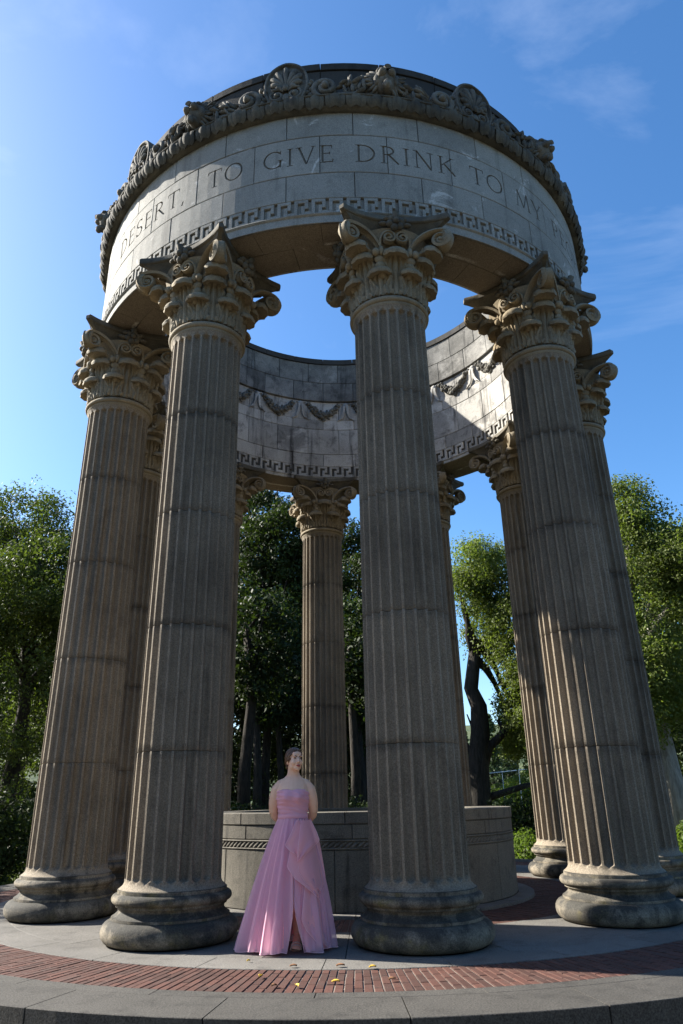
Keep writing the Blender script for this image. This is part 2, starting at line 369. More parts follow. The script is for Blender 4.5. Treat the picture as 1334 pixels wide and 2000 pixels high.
def drum_mesh(z0, z1, first, last):
    nf = 24; zs = []
    lo, hi = 0.535, 6.81
    if first: zs += [0.468, 0.476, 0.487, 0.502, 0.52] + [lo + q for q in (0.002, 0.006, 0.012, 0.018, 0.025, 0.033, 0.042, 0.051, 0.06)]
    else: zs += [z0 + 0.002, z0 + 0.010]
    zs += list(np.linspace(z0 + (0.3 if first else 0.06), z1 - (0.3 if last else 0.06), 4))
    if last: zs += [hi - q for q in (0.06, 0.051, 0.042, 0.033, 0.025, 0.018, 0.012, 0.006, 0.002)] + [6.835, 6.868]
    else: zs += [z1 - 0.010, z1 - 0.002]
    gp = 9; sec = []
    for k in range(nf):
        for j in range(gp):                     # groove: j 0..gp-1 across, then the flat fillet
            u = -1 + 2 * j / (gp - 1); sec.append(((k + 0.5 + u * 0.405) / nf * 2 * math.pi, u))
    v = []; f = []; n = len(sec)
    for z in zs:
        r = shaft_r(z)
        if first and z < 0.53: r += 0.05 * ((0.53 - z) / 0.062) ** 2
        if last and z > 6.8: r += 0.02 * ((z - 6.8) / 0.07) ** 2
        if not first and z < z0 + 0.009: r -= 0.006
        if not last and z > z1 - 0.009: r -= 0.006
        for a, u in sec:
            e = min(z - lo, hi - z); d = 0.0; hw = 0.405 / nf * 2 * math.pi * r
            if e > 0:
                vv = max(0.0, 1 - e / hw); d = 0.062 * math.sqrt(max(0.0, 1 - u * u - vv * vv))
                if abs(u) > 0.999: d = 0
            v.append(((r - d) * math.cos(a), (r - d) * math.sin(a), z))
    for i in range(len(zs) - 1):
        for k in range(n): f.append((i * n + k, i * n + (k + 1) % n, (i + 1) * n + (k + 1) % n, (i + 1) * n + k))
    f.append(tuple(range(n - 1, -1, -1))); f.append(tuple((len(zs) - 1) * n + k for k in range(n)))
    return mesh('shaft_drum', v, f, M_shaft, True, 42)
def bell_r(z):
    t = (z - 7.0) / 0.95; return 0.43 + 0.03 * t + 0.17 * max(0, t - 0.45) ** 2 / 0.3
def leaf_mesh(name, zb, zt, rtip, wid, curl=0.085):
    """acanthus leaf: fluted stem with scalloped lobes and a broad rounded head that bows outwards"""
    mb = MB(); NV, NU = 22, 17; grid = []; zs = zt - 0.05
    for j in range(NV):
        t = j / (NV - 1); z = zb + (zs - zb) * t; r = bell_r(z) + 0.055 + (rtip - 0.12 - bell_r(zs) - 0.055) * t ** 2.0
        w_ = wid * (0.86 + 0.13 * math.sin(t * math.pi * 3.4 + 0.3)) * (1 - 0.10 * t); row = []
        for i in range(NU):
            u = -1 + 2 * i / (NU - 1); cup = 0.035 * u * u + 0.05 * max(0, abs(u) - 0.8); groove = 0.026 * math.exp(-((abs(u) - 0.27) / 0.07) ** 2); rib = 0.016 * math.exp(-(u / 0.13) ** 2)
            vein = 0.018 * math.cos((abs(u) - 0.27) * 13 - t * 10) * (abs(u) > 0.36); flare = 0.03 * max(0, abs(u) - 0.4) * (0.5 + 0.5 * math.sin(t * math.pi * 3.4 + 0.3))
            row.append(Vector((r - cup - groove + rib + vein + flare, u * w_ / 2, z + 0.03 * abs(u) * math.sin(t * 11 + 0.6))))
        grid.append(row)
    mb.shell(grid, 0.05)
    # head: a bowed cap with a scalloped rim, hollow below
    n, m_ = 18, 7; c = Vector((rtip - 0.135, 0, zt - curl)); v = []; f = []; rr_ = random.Random(int(zt * 100))
    for j in range(m_ + 1):
        ph = (math.pi / 2 * 1.22) * j / m_
        for k in range(n):
            a = 2 * math.pi * k / n; sc = 1 + (0.05 * math.cos(a * 9) if j >= m_ - 1 else 0.0)
            v.append((c.x + (0.135 if math.cos(a) > 0 else 0.07) * math.cos(a) * math.sin(ph) * sc, wid * 0.47 * math.sin(a) * math.sin(ph) * sc, c.z + curl * math.cos(ph) * (1 if math.cos(ph) > 0 else 1.0) - 0.02 * max(0, math.cos(a)) * (j / m_)))
    for j in range(m_):
        for k in range(n): f.append((j * n + k, (j + 1) * n + k, (j + 1) * n + (k + 1) % n, j * n + (k + 1) % n))
    o = len(v); v.append((c.x - 0.02, 0, c.z + curl * 0.25))
    for k in range(n): f.append((m_ * n + k, o, m_ * n + (k + 1) % n))
    mb.add(v, f)
    return mb.me(name, M_cap, True, 55)
def ribbon_sweep(mb, pts, wdir, wid, th):
    """band of rounded section swept along pts; its width lies along wdir"""
    pts = [Vector(q) for q in pts]; N = len(pts); W = Vector(wdir).normalized(); v = []; f = []; sec = [(-1, -0.4), (-0.75, 1), (-0.35, 0.45), (0.35, 0.45), (0.75, 1), (1, -0.4), (0.6, -1), (-0.6, -1)]; n = len(sec)
    for i, q in enumerate(pts):
        t = (pts[min(i + 1, N - 1)] - pts[max(i - 1, 0)]).normalized(); nn = W.cross(t).normalized()
        ww = wid[i] if hasattr(wid, '__len__') else wid; tt = th[i] if hasattr(th, '__len__') else th
        for a, b in sec: v.append(q + W * (a * ww / 2) + nn * (b * tt / 2))
    for i in range(N - 1):
        for k in range(n): f.append((i * n + k, i * n + (k + 1) % n, (i + 1) * n + (k + 1) % n, (i + 1) * n + k))
    f.append(tuple(range(n - 1, -1, -1))); f.append(tuple((N - 1) * n + k for k in range(n)))
    mb.add(v, f)
def volute_mesh(s):
    """corner volute for the face that looks along +x; s = +1 / -1 picks the corner"""
    mb = MB(); u = Vector((0.42, 0.9 * s, 0)).normalized(); zz = Vector((0, 0, 1)); c = Vector((0.62, 0.585 * s, 7.79))
    stem = []
    p0, p1, p2, p3 = Vector((0.50, 0.13 * s, 7.50)), Vector((0.52, 0.2 * s, 7.78)), Vector((0.57, 0.36 * s, 7.93)), c + zz * 0.135 + u * 0.0
    for k in range(9):
        t = k / 9; stem.append(p0 * (1 - t) ** 3 + p1 * 3 * t * (1 - t) ** 2 + p2 * 3 * t * t * (1 - t) + p3 * t ** 3)
    sp = []
    for k in range(37):
        t = k / 36; r = 0.135 * (1 - t) + 0.018 * t; a = math.pi / 2 - 2 * math.pi * 2.1 * t; sp.append(c + u * (r * math.cos(a)) + zz * (r * math.sin(a)))
    path = stem + sp; N = len(path); wd = [0.05 + 0.10 * min(1, k / 9) - 0.06 * max(0, (k - 9) / (N - 10)) for k in range(N)]; th = [0.035 + 0.016 * (1 - abs(2 * k / N - 0.6)) for k in range(N)]
    wdir = u.cross(zz) * s; ribbon_sweep(mb, path, wdir, wd, th)
    mb.ball(c + wdir * 0.03, (0.028, 0.028, 0.028)); 
    mb.tube([c - wdir * 0.055, c + wdir * 0.02], [0.11, 0.10], 14)
    return mb.me('volute', M_cap, True, 50)
def helix_mesh(s):
    mb = MB(); u = Vector((0, s, 0)); zz = Vector((0, 0, 1)); c = Vector((0.585, 0.088 * s, 7.79)); p0, p1, p2, p3 = Vector((0.50, 0.14 * s, 7.52)), Vector((0.54, 0.23 * s, 7.72)), Vector((0.57, 0.2 * s, 7.88)), c + zz * 0.09; path = []
    for k in range(8):
        t = k / 8; path.append(p0 * (1 - t) ** 3 + p1 * 3 * t * (1 - t) ** 2 + p2 * 3 * t * t * (1 - t) + p3 * t ** 3)
    for k in range(27):
        t = k / 26; r = 0.09 * (1 - t) + 0.014 * t; a = math.pi / 2 + 2 * math.pi * 1.6 * t; path.append(c + u * (r * math.cos(a)) + zz * (r * math.sin(a)))
    ribbon_sweep(mb, path, Vector((1, 0, 0)), [0.04 + 0.04 * min(1, k / 8) for k in range(len(path))], 0.032); mb.tube([c - Vector((0.05, 0, 0)), c + Vector((0.0, 0, 0))], [0.075, 0.07], 12)
    return mb.me('helix', M_cap, True, 50)
def calyx_mesh(s):
    """bud-shaped sheath between the leaves from which volute and helix grow"""
    mb = MB()
    for dz, w_, rr in ((7.3, 0.045, 0.03), (7.42, 0.07, 0.05), (7.52, 0.085, 0.06)):
        mb.ball((bell_r(dz) + 0.045, 0.185 * s * (0.9 if dz < 7.4 else 1), dz), (0.045, w_, 0.075))
    for k in (-1, 1): mb.ball((0.545, 0.185 * s + k * 0.07, 7.585), (0.05, 0.05, 0.055))
    mb.ball((0.55, 0.185 * s, 7.61), (0.04, 0.035, 0.07))
    return mb.me('calyx', M_cap, True)
def fleuron_mesh():
    mb = MB()
    for k in range(6):
        a = k / 6 * 2 * math.pi + 0.3; mb.ball((0.635, 0.075 * math.cos(a), 8.0 + 0.075 * math.sin(a)), (0.05, 0.052, 0.052), rot=None)
    mb.ball((0.68, 0, 8.0), 0.045)
    for s in (-1, 1): mb.ball((0.61, 0.15 * s, 7.99), (0.04, 0.07, 0.03)); mb.ball((0.62, 0.11 * s, 8.06), (0.05, 0.05, 0.035))
    mb.tube([(0.62, 0, 7.95), (0.65, 0, 8.05), (0.69, 0, 8.13)], [0.03, 0.04, 0.045], 8)
    return mb.me('fleuron', M_abacus, True)
def abacus_mesh():
    def outline():
        pts = []
        for q in range(4):
            for k in range(13):
                t = -1 + 2 * k / 12; y = t * 0.675; x = 0.565 + 0.155 * t * t * (0.75 + 0.25 * t * t); a = q * math.pi / 2; pts.append((x * math.cos(a) - y * math.sin(a), x * math.sin(a) + y * math.cos(a)))
        return pts
    o = outline(); n = len(o); lv = [(7.92, 0.72), (7.97, 0.76), (8.03, 0.84), (8.07, 0.92), (8.085, 0.94), (8.09, 0.975), (8.105, 1.0), (8.16, 1.0), (8.18, 0.985)]; v = []; f = []
    for z, s in lv: v += [(x * s, y * s, z) for x, y in o]
    for i in range(len(lv) - 1):
        for k in range(n): f.append((i * n + k, i * n + (k + 1) % n, (i + 1) * n + (k + 1) % n, (i + 1) * n + k))
    f.append(tuple(range(n - 1, -1, -1))); f.append(tuple((len(lv) - 1) * n + k for k in range(n)))
    return mesh('abacus', v, f, M_abacus, True, 35)
def bell_mesh():
    return MB().lathe([(0.0, 6.875)] + [(0.40, 6.87)] + [(bell_r(z), z) for z in np.linspace(7.0, 7.93, 9)] + [(0.0, 7.93)], 48).me('bell', M_cap, True, 50)
def astragal_mesh():
    pr = [(0.0, 6.868), (0.468, 6.868), (0.478, 6.88), (0.478, 6.905)]
    for k in range(9):
        t = -math.pi / 2 + math.pi * k / 8; pr.append((0.472 + 0.038 * math.cos(t), 6.945 + 0.038 * math.sin(t)))
    pr += [(0.45, 6.985), (0.42, 7.0)]
    return MB().lathe(pr, 60).me('astragal', M_cap, True, 50)

A_of = lambda k: PH - 36 * k           # B is 0, the next ones go round to the left
col_labels = [
 'fluted column just left of the woman, sunlit along its left edge',
 'leftmost fluted column, its base cut by the left edge of the picture',
 'fluted column mostly hidden behind the two columns at the left',
 'thin sliver of a far column just right of the column beside the woman',
 'slender looking far column directly behind the woman, its whole capital in view',
 'far column mostly hidden behind the column right of the woman',
 'far right column with its base in view behind the stone well, left edge sunlit',
 'rightmost far column in the shade behind the big leaning right column',
 'big leaning front column at the right with a sunlit patch on its lower left',
 'front column just right of the woman with moss stained base']
tags = ['leaf', 'leaf2']
B_me = base_mesh(); zc = (0.468,) + JZ + (6.868,)
D_me = [drum_mesh(zc[i], zc[i + 1], i == 0, i == 4) for i in range(5)]
L1 = leaf_mesh('leaf', 7.0, 7.385, 0.645, 0.34, 0.085); L2 = leaf_mesh('leaf', 7.0, 7.65, 0.685, 0.35, 0.10); L3 = leaf_mesh('leaf', 7.35, 7.76, 0.82, 0.34, 0.10)
V_me = {1: volute_mesh(1), -1: volute_mesh(-1)}; H_me = {1: helix_mesh(1), -1: helix_mesh(-1)}; C_me = {1: calyx_mesh(1), -1: calyx_mesh(-1)}
F_me, AB_me, BE_me, AS_me = fleuron_mesh(), abacus_mesh(), bell_mesh(), astragal_mesh()
proto = None
for k in range(10):
    a = R(A_of(k)); loc = (SC * math.cos(a), SC * math.sin(a), 0)
    if proto is None:
        proto = c = thing('column', '', 'column', loc, a, 'fluted columns of the round temple')
        link('base', B_me, c)
        for dm in D_me: link('shaft_drum', dm, c)
        link('astragal', AS_me, c)
        cp = link('capital', BE_me, c)
        link('abacus', AB_me, cp)
        for q in range(8):
            link('leaf', L1, cp, rz=R(22.5 + 45 * q)); link('leaf', L2, cp, rz=R(45 * q))
        for q in range(4):
            link('leaf', L3, cp, rz=R(45 + 90 * q)); link('fleuron', F_me, cp, rz=R(90 * q))
            for s in (-1, 1):
                link('volute', V_me[s], cp, rz=R(90 * q)); link('helix', H_me[s], cp, rz=R(90 * q)); link('calyx', C_me[s], cp, rz=R(90 * q))
    else:
        c = copy_tree(proto); c.location = loc; c.rotation_euler = (0, 0, a)
        for ch in c.children:
            if ch.name.startswith('shaft_drum'): ch.rotation_euler = (0, 0, R(15 * random.randint(0, 23)))
    c['label'] = col_labels[k]

# ------------------------------------------------------------------ entablature ring
ent = thing('entablature', 'round weathered stone entablature carried by the ring of columns, carved with capital letters', 'entablature')
RO, RI, ZS = 4.435, 3.566, 8.188
link('core', MB().lathe([(3.60, 8.215), (4.38, 8.215), (4.38, 10.2), (4.16, 10.25), (4.16, 11.47), (3.60, 11.47), (3.60, 8.215)], 160).me('core', M_gap), ent)
def courses(name, r0, r1, z0, z1, n, phase, mat, front='out', parent=ent, gap=0.009, ch=0.006, skip=()):
    me = arc_block(r0, r1, 2 * math.pi / n - gap / (r1 if front == 'out' else r0), z0 + gap / 2, z1 - gap / 2, 5, ch, front).me(name, mat); out = []
    for k in range(n):
        if k in skip: out.append(None); continue
        rad = 0.0035 * random.uniform(-1, 1); a = R(phase + 360 / n * k)
        out.append(link(name, me, parent, (rad * math.cos(a), rad * math.sin(a), 0), a))
    return out
# soffit: two rings of slabs
courses('soffit_slab', 4.02, RO - 0.012, ZS, 8.34, 30, PH + 6, M_soffit, 'out', gap=0.006)
courses('soffit_slab', RI + 0.012, 4.012, ZS + 0.001, 8.30, 30, PH, M_soffit, 'in', gap=0.006)
# fascia, bead, fret ground
link('fascia', MB().lathe([(RO - 0.03, ZS + 0.003), (RO, ZS + 0.003), (RO, 8.31), (RO + 0.02, 8.318), (RO + 0.028, 8.332), (RO + 0.02, 8.346), (RO - 0.04, 8.35), (RO - 0.04, 8.60)], 180).me('fascia', M_frieze, True, 40), ent)
link('fascia', MB().lathe([(RI + 0.035, 8.56), (RI + 0.035, 8.285), (RI - 0.015, 8.282), (RI - 0.02, 8.27), (RI - 0.012, 8.258), (RI, 8.255), (RI, ZS + 0.003), (RI + 0.03, ZS + 0.003)], 180).me('fascia', M_inner, True, 40), ent)
KEY = [(0,0),(0,1),(0,2),(0,3),(0,4),(1,4),(2,4),(3,4),(3,3),(3,2),(2,2),(2,1),(2,0),(3,0),(4,0)]
def key_mesh(r, z0, z1, n, inner=False):
    """one unit of the meander as a raised fret on the recessed ground"""
    da = 2 * math.pi / n / 5; dz = (z1 - z0) / 5; mb = MB(); d = 0.040; s = -1 if inner else 1
    runs = [((0, 0), (0, 4)), ((1, 4), (3, 4)), ((3, 2), (3, 3)), ((2, 0), (2, 2)), ((3, 0), (4, 0))]
    for (c0, r0_), (c1, r1_) in runs:
        a0, a1 = c0 * da, (c1 + 1) * da; b0, b1 = z0 + r0_ * dz, z0 + (r1_ + 1) * dz
        v = []
        for rr, ins in ((r - s * d, 0), (r - s * 0.004, 0), (r, 0.004)):
            for a, z in ((a0 + ins / r, b0 + ins), (a1 - ins / r, b0 + ins), (a1 - ins / r, b1 - ins), (a0 + ins / r, b1 - ins)):
                a_ = (a - 2.5 * da) * s; v.append((rr * math.cos(a_), rr * math.sin(a_), z))
        f = [(8, 9, 10, 11)] + [(q * 4 + i, q * 4 + (i + 1) % 4, q * 4 + 4 + (i + 1) % 4, q * 4 + 4 + i) for q in (0, 1) for i in range(4)]
        mb.add(v, f)
    return mb
km = key_mesh(RO - 0.002, 8.352, 8.607, 120).me('fret', M_frieze)
for k in range(120): link('fret', km, ent, rz=R(PH + 3 * k))
km = key_mesh(RI + 0.002, 8.288, 8.545, 80, True).me('fret', M_inner)
for k in range(80): link('fret', km, ent, rz=R(PH + 4.5 * k))
# outer courses; the middle one carries the inscription
courses('frieze_block', 4.36, RO, 8.607, 9.06, 30, PH + 24, M_frieze)
mid = courses('frieze_block', 4.36, RO, 9.06, 9.748, 30, PH + 18, M_frieze)
courses('frieze_block', 4.36, RO, 9.748, 10.185, 30, PH + 24, M_frieze)

# inscription: Roman capitals cut into the middle course
def arc_pts(cx, cy, rx, ry, a0, a1, n=12): return [(cx + rx * math.cos(R(a0 + (a1 - a0) * k / n)), cy + ry * math.sin(R(a0 + (a1 - a0) * k / n))) for k in range(n + 1)]
TK, TN = 0.12, 0.066
def bar(x0, y0, x1, y1, w_): return ([(x0, y0), (x1, y1)], [w_, w_])
def serif(x, y, h=0.13): return ([(x - h, y), (x + h, y)], [0.05, 0.05])
def vs(x): return [bar(x, 0, x, 1, TK), serif(x, 0.02), serif(x, 0.98)]
def bow(cx, cy, rx, ry, a0, a1, n=12):
    pts = arc_pts(cx, cy, rx, ry, a0, a1, n); ws = [TN + (TK - TN) * abs(math.cos(R(a0 + (a1 - a0) * k / n))) for k in range(n + 1)]; return (pts, ws)
GL = {
 'I': (0.30, vs(0.15)),
 'N': (0.86, [bar(0.14, 0, 0.14, 1, TN), bar(0.14, 1, 0.72, 0, TK), bar(0.72, 0, 0.72, 1, TN), serif(0.14, 0.02), serif(0.72, 0.98), serif(0.1, 0.98, 0.1)]),
 'T': (0.78, [bar(0.39, 0, 0.39, 1, TK), bar(0.03, 0.96, 0.75, 0.96, TN), serif(0.39, 0.02), bar(0.05, 0.80, 0.03, 0.97, 0.05), bar(0.73, 0.80, 0.75, 0.97, 0.05)]),
 'H': (0.86, vs(0.16) + vs(0.70) + [bar(0.16, 0.52, 0.70, 0.52, TN)]),
 'E': (0.62, vs(0.15) + [bar(0.15, 0.04, 0.58, 0.04, TN), bar(0.15, 0.96, 0.54, 0.96, TN), bar(0.15, 0.53, 0.46, 0.53, TN), bar(0.57, 0.02, 0.60, 0.2, 0.05), bar(0.53, 0.80, 0.54, 0.98, 0.05), bar(0.45, 0.45, 0.45, 0.61, 0.05)]),
 'D': (0.84, vs(0.16) + [bow(0.30, 0.5, 0.46, 0.46, -90, 90, 14), bar(0.16, 0.04, 0.32, 0.04, TN), bar(0.16, 0.96, 0.32, 0.96, TN)]),
 'S': (0.58, [bow(0.29, 0.74, 0.21, 0.22, 40, 265, 10), bow(0.29, 0.27, 0.23, 0.24, 90, -150, 10), bar(0.45, 0.82, 0.47, 0.98, 0.05), bar(0.08, 0.02, 0.08, 0.2, 0.05)]),
 'R': (0.78, vs(0.16) + [bow(0.30, 0.74, 0.25, 0.22, -90, 90, 10), bar(0.16, 0.96, 0.32, 0.96, TN), bar(0.16, 0.52, 0.32, 0.52, TN), bar(0.34, 0.52, 0.74, 0.02, TK)]),
 'P': (0.68, vs(0.16) + [bow(0.32, 0.72, 0.26, 0.24, -90, 90, 10), bar(0.16, 0.96, 0.33, 0.96, TN), bar(0.16, 0.48, 0.33, 0.48, TN)]),
 'O': (0.96, [bow(0.48, 0.5, 0.42, 0.47, 0, 180, 14), bow(0.48, 0.5, 0.42, 0.47, 180, 360, 14)]),
 'G': (0.92, [bow(0.48, 0.5, 0.42, 0.47, 48, 315, 16), bar(0.78, 0.05, 0.78, 0.44, TK), serif(0.78, 0.44, 0.11), bar(0.77, 0.76, 0.79, 0.96, 0.05)]),
 'V': (0.84, [bar(0.10, 1, 0.43, 0, TK), bar(0.43, 0, 0.74, 1, TN), serif(0.1, 0.98), serif(0.74, 0.98, 0.1)]),
 'K': (0.80, vs(0.16) + [bar(0.20, 0.48, 0.64, 0.98, TN), bar(0.32, 0.56, 0.76, 0.02, TK), serif(0.64, 0.98, 0.1)]),
 'M': (1.06, [bar(0.12, 0, 0.2, 1, TN), bar(0.2, 1, 0.53, 0.06, TK), bar(0.53, 0.06, 0.84, 1, TN), bar(0.84, 1, 0.93, 0, TK), serif(0.12, 0.02, 0.1), serif(0.93, 0.02)]),
 'Y': (0.80, [bar(0.40, 0, 0.40, 0.48, TK), bar(0.08, 1, 0.40, 0.46, TK), bar(0.40, 0.46, 0.72, 1, TN), serif(0.4, 0.02), serif(0.08, 0.98, 0.1), serif(0.72, 0.98, 0.1)]),
 'L': (0.62, vs(0.15) + [bar(0.15, 0.04, 0.58, 0.04, TN), bar(0.58, 0.02, 0.61, 0.22, 0.05)]),
 ',': (0.2, [bar(0.12, 0.06, 0.04, -0.18, 0.09)]),
}
words = [('IN', -171.5, -166.0), ('THE', -160.0, -147.4), ('DESERT,', -142.6, -120.2), ('TO', -115.0, -107.6), ('GIVE', -103.7, -90.9), ('DRINK', -87.2, -68.4), ('TO', -65.4, -57.8), ('MY', -54.5, -46.3), ('PEOPLE', -42.4, -21.0)]
LZ, LH = 9.245, 0.325
cutters = []
def put_letter(ch, a_start, sx):
    """prisms along the strokes, laid on the cylinder; a = azimuth in degrees"""
    mb = MB(); deg = 180 / math.pi / RO
    for pts, ws in GL[ch][1]:
        N = len(pts); L_, R_ = [], []
        for i in range(N):
            x0, y0 = pts[max(i - 1, 0)]; x1, y1 = pts[min(i + 1, N - 1)]; dx, dy = (x1 - x0) * sx, (y1 - y0); ln = math.hypot(dx, dy) or 1; nx, ny = -dy / ln, dx / ln; w2 = ws[i] / 2
            L_.append((pts[i][0] * sx + nx * w2, pts[i][1] + ny * w2)); R_.append((pts[i][0] * sx - nx * w2, pts[i][1] - ny * w2))
        jit = random.uniform(-0.0012, 0.0012); v = []; f = []
        for (l, r_) in zip(L_, R_):
            mxx, myy = (l[0] + r_[0]) / 2, (l[1] + r_[1]) / 2
            for (x, y), rr, sh in ((l, RO + 0.03, 1.0), (r_, RO + 0.03, 1.0), (r_, RO - 0.026 + jit, 0.55), (l, RO - 0.026 + jit, 0.55)):
                x = mxx + (x - mxx) * sh; y = myy + (y - myy) * sh
                a = R(a_start + x * LH * deg); v.append((rr * math.cos(a), rr * math.sin(a), LZ + y * LH + jit))
        for i in range(N - 1):
            for k in range(4): f.append((i * 4 + k, i * 4 + (k + 1) % 4, (i + 1) * 4 + (k + 1) % 4, (i + 1) * 4 + k))
        f.append((3, 2, 1, 0)); f.append(tuple((N - 1) * 4 + k for k in range(4)))
        bmx = bmesh.new(); me = mesh('cut', v, f); bmx.from_mesh(me); bmesh.ops.recalc_face_normals(bmx, faces=bmx.faces[:]); bmx.to_mesh(me); bmx.free()
        cutters.append((me, a_start + min(min(q[0] for q in L_), min(q[0] for q in R_)) * LH * deg, a_start + max(max(q[0] for q in L_), max(q[0] for q in R_)) * LH * deg))
for wd, a0, a1 in words:
    sp = 0.13; tot = sum(GL[c][0] for c in wd) + sp * (len(wd) - 1); deg = 180 / math.pi / RO; sx = (a1 - a0) / (tot * LH * deg); x = 0
    for c in wd:
        put_letter(c, a0 + x * sx * LH * deg, sx); x += GL[c][0] + sp
M_cut = stone('granite_letter_groove', (0.24, 0.22, 0.185), (0.2, 0.182, 0.15), (0.07, 0.063, 0.054), 0.6, 0.3, 0, 0.0, 0.3)
deps = bpy.context.evaluated_depsgraph_get
def carve(o, cuts):
    """cut all letter strokes out of one block; the grooves keep their own dirt"""
    me = o.data.copy(); me.materials.append(M_cut)
    M = Matrix.Translation(o.location) @ Matrix.Rotation(o.rotation_euler.z, 4, 'Z'); me.transform(M)
    t = bpy.data.objects.new('tmp', me); col.objects.link(t)
    tmp = []
    for cm in cuts:
        cm = cm.copy(); cm.materials.clear(); cm.materials.append(M_frieze); cm.materials.append(M_cut); cm.polygons.foreach_set('material_index', [1] * len(cm.polygons))
        q = bpy.data.objects.new('cut', cm); col.objects.link(q); tmp.append(q)
        md = t.modifiers.new('b', 'BOOLEAN'); md.operation = 'DIFFERENCE'; md.solver = 'EXACT'; md.object = q
        md.material_mode = 'INDEX'
    dg = deps(); dg.update(); res = bpy.data.meshes.new_from_object(t.evaluated_get(dg))
    res.transform(M.inverted()); res.name = 'frieze_block'
    ok = len(res.polygons) > len(me.polygons)
    bpy.data.objects.remove(t)
    for q in tmp: bpy.data.objects.remove(q)
    if ok: o.data = res
    else: print('carve failed', o.name)
for k, o in enumerate(mid):
    c = (PH + 18 + 12 * k + 180) % 360 - 180; cs = [m_ for (m_, lo, hi) in cutters if hi > c - 6 and lo < c + 6]
    if cs: carve(o, cs)

# inner courses
courses('wall_block', RI, 3.62, 8.545, 8.864, 30, PH + 6, M_inner, 'in')
courses('wall_block', RI, 3.62, 8.864, 9.53, 30, PH, M_inner, 'in')
courses('wall_block', RI, 3.62, 9.53, 9.79, 30, PH + 6, M_inner, 'in')
courses('wall_block', RI + 0.015, 3.62, 9.79, 10.30, 30, PH, M_inner, 'in')
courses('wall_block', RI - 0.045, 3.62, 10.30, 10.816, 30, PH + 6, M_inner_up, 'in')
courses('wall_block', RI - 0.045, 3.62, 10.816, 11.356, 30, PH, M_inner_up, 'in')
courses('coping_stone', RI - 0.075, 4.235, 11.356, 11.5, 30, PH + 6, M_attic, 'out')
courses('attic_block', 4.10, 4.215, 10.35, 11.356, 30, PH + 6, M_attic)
# garlands
def garland_mesh():
    r_ = random.Random(3); mb = MB(); N = 17
    for k in range(N):
        t = -1 + 2 * k / (N - 1); y = t * 0.36; z = 10.22 - 0.30 * (1 - t * t); thick = 0.05 + 0.06 * (1 - t * t)
        for q in range(7):
            a = r_.uniform(0, 2 * math.pi); rr = thick * r_.uniform(0.3, 1.0); s = r_.uniform(0.022, 0.05)
            mb.ball((RI + 0.01 - abs(r_.gauss(0.035, 0.025)), y + rr * math.cos(a) * 0.8, z + rr * math.sin(a)), (s, s * r_.uniform(0.8, 1.3), s), 6, 4)
    for q in range(14):
        t = r_.uniform(-0.9, 0.9); mb.ball((RI - 0.02, t * 0.36, 10.16 - 0.33 * (1 - t * t) + r_.uniform(-0.06, 0.1)), (0.02, 0.055, 0.03), 6, 4, Matrix.Rotation(r_.uniform(0, 3), 3, 'X'))
    return mb.me('garland', M_garland, True)
def ribbon_mesh():
    mb = MB(); mb.ball((RI, 0, 10.2), (0.05, 0.075, 0.085), 10, 8)
    for s in (-1, 1):
        g = []
        for j in range(10):
            t = j / 9; z = 10.17 - 0.40 * t; cy = s * (0.035 + 0.03 * t + 0.11 * t ** 4); w_ = 0.05 + 0.02 * t
            g.append([Vector((RI - 0.02 - 0.012 * math.sin(t * 6), cy + k * w_ / 2, z + (0.0 if t < 0.95 else -0.02 * s * k))) for k in (1, 0, -1)])
        mb.shell(g, 0.03)
    for s in (-1, 1): mb.tube([(RI - 0.01, s * 0.05, 10.23), (RI - 0.01, s * 0.12, 10.27), (RI - 0.01, s * 0.14, 10.2)], 0.018, 6)
    return mb.me('ribbon', M_inner, True, 50)
gm, rm = garland_mesh(), ribbon_mesh()
for k in range(20):
    link('garland', gm, ent, rz=R(PH + 18 * k)); link('ribbon', rm, ent, rz=R(PH + 9 + 18 * k))

# cornice: bed, hanging leaf moulding, shelf
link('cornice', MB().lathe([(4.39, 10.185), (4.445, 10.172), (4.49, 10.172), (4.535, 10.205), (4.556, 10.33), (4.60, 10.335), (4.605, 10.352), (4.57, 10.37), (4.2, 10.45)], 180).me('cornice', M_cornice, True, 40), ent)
def tongue_mesh():
    mb = MB(); g = []
    for j in range(8):
        t = j / 7; z = 10.345 - 0.150 * t; w_ = 0.132 * (1 - 0.05 * t) * math.sqrt(max(0.25, 1 - max(0, (t - 0.72) / 0.32) ** 2)); rr = 4.572 + 0.010 * math.sin(t * 3.1) - 0.045 * t * t
        g.append([Vector((rr - 0.018 * u * u + 0.010 * math.exp(-(u / 0.15) ** 2) - 0.012 * math.exp(-((abs(u) - 0.5) / 0.12) ** 2), -u * w_, z)) for u in [1 - 2 * i / 12 for i in range(13)]])
    mb.shell(g, 0.04)
    mb.ball((4.545, 0.1405, 10.275), (0.022, 0.014, 0.07), 6, 6)
    return mb.me('leaf_tongue', M_cornice, True, 60)
tm = tongue_mesh()
for k in range(100):
    o = link('leaf_tongue', tm, ent, rz=R(PH + 1.8 + 3.6 * k + random.uniform(-0.12, 0.12))); zs_ = random.uniform(0.88, 1.08); o.scale = (1, random.uniform(0.92, 1.06), zs_); o.location = (0, 0, 10.345 * (1 - zs_)); q = random.uniform(-0.02, 0.008); o.location.x, o.location.y = q * math.cos(o.rotation_euler.z), q * math.sin(o.rotation_euler.z)

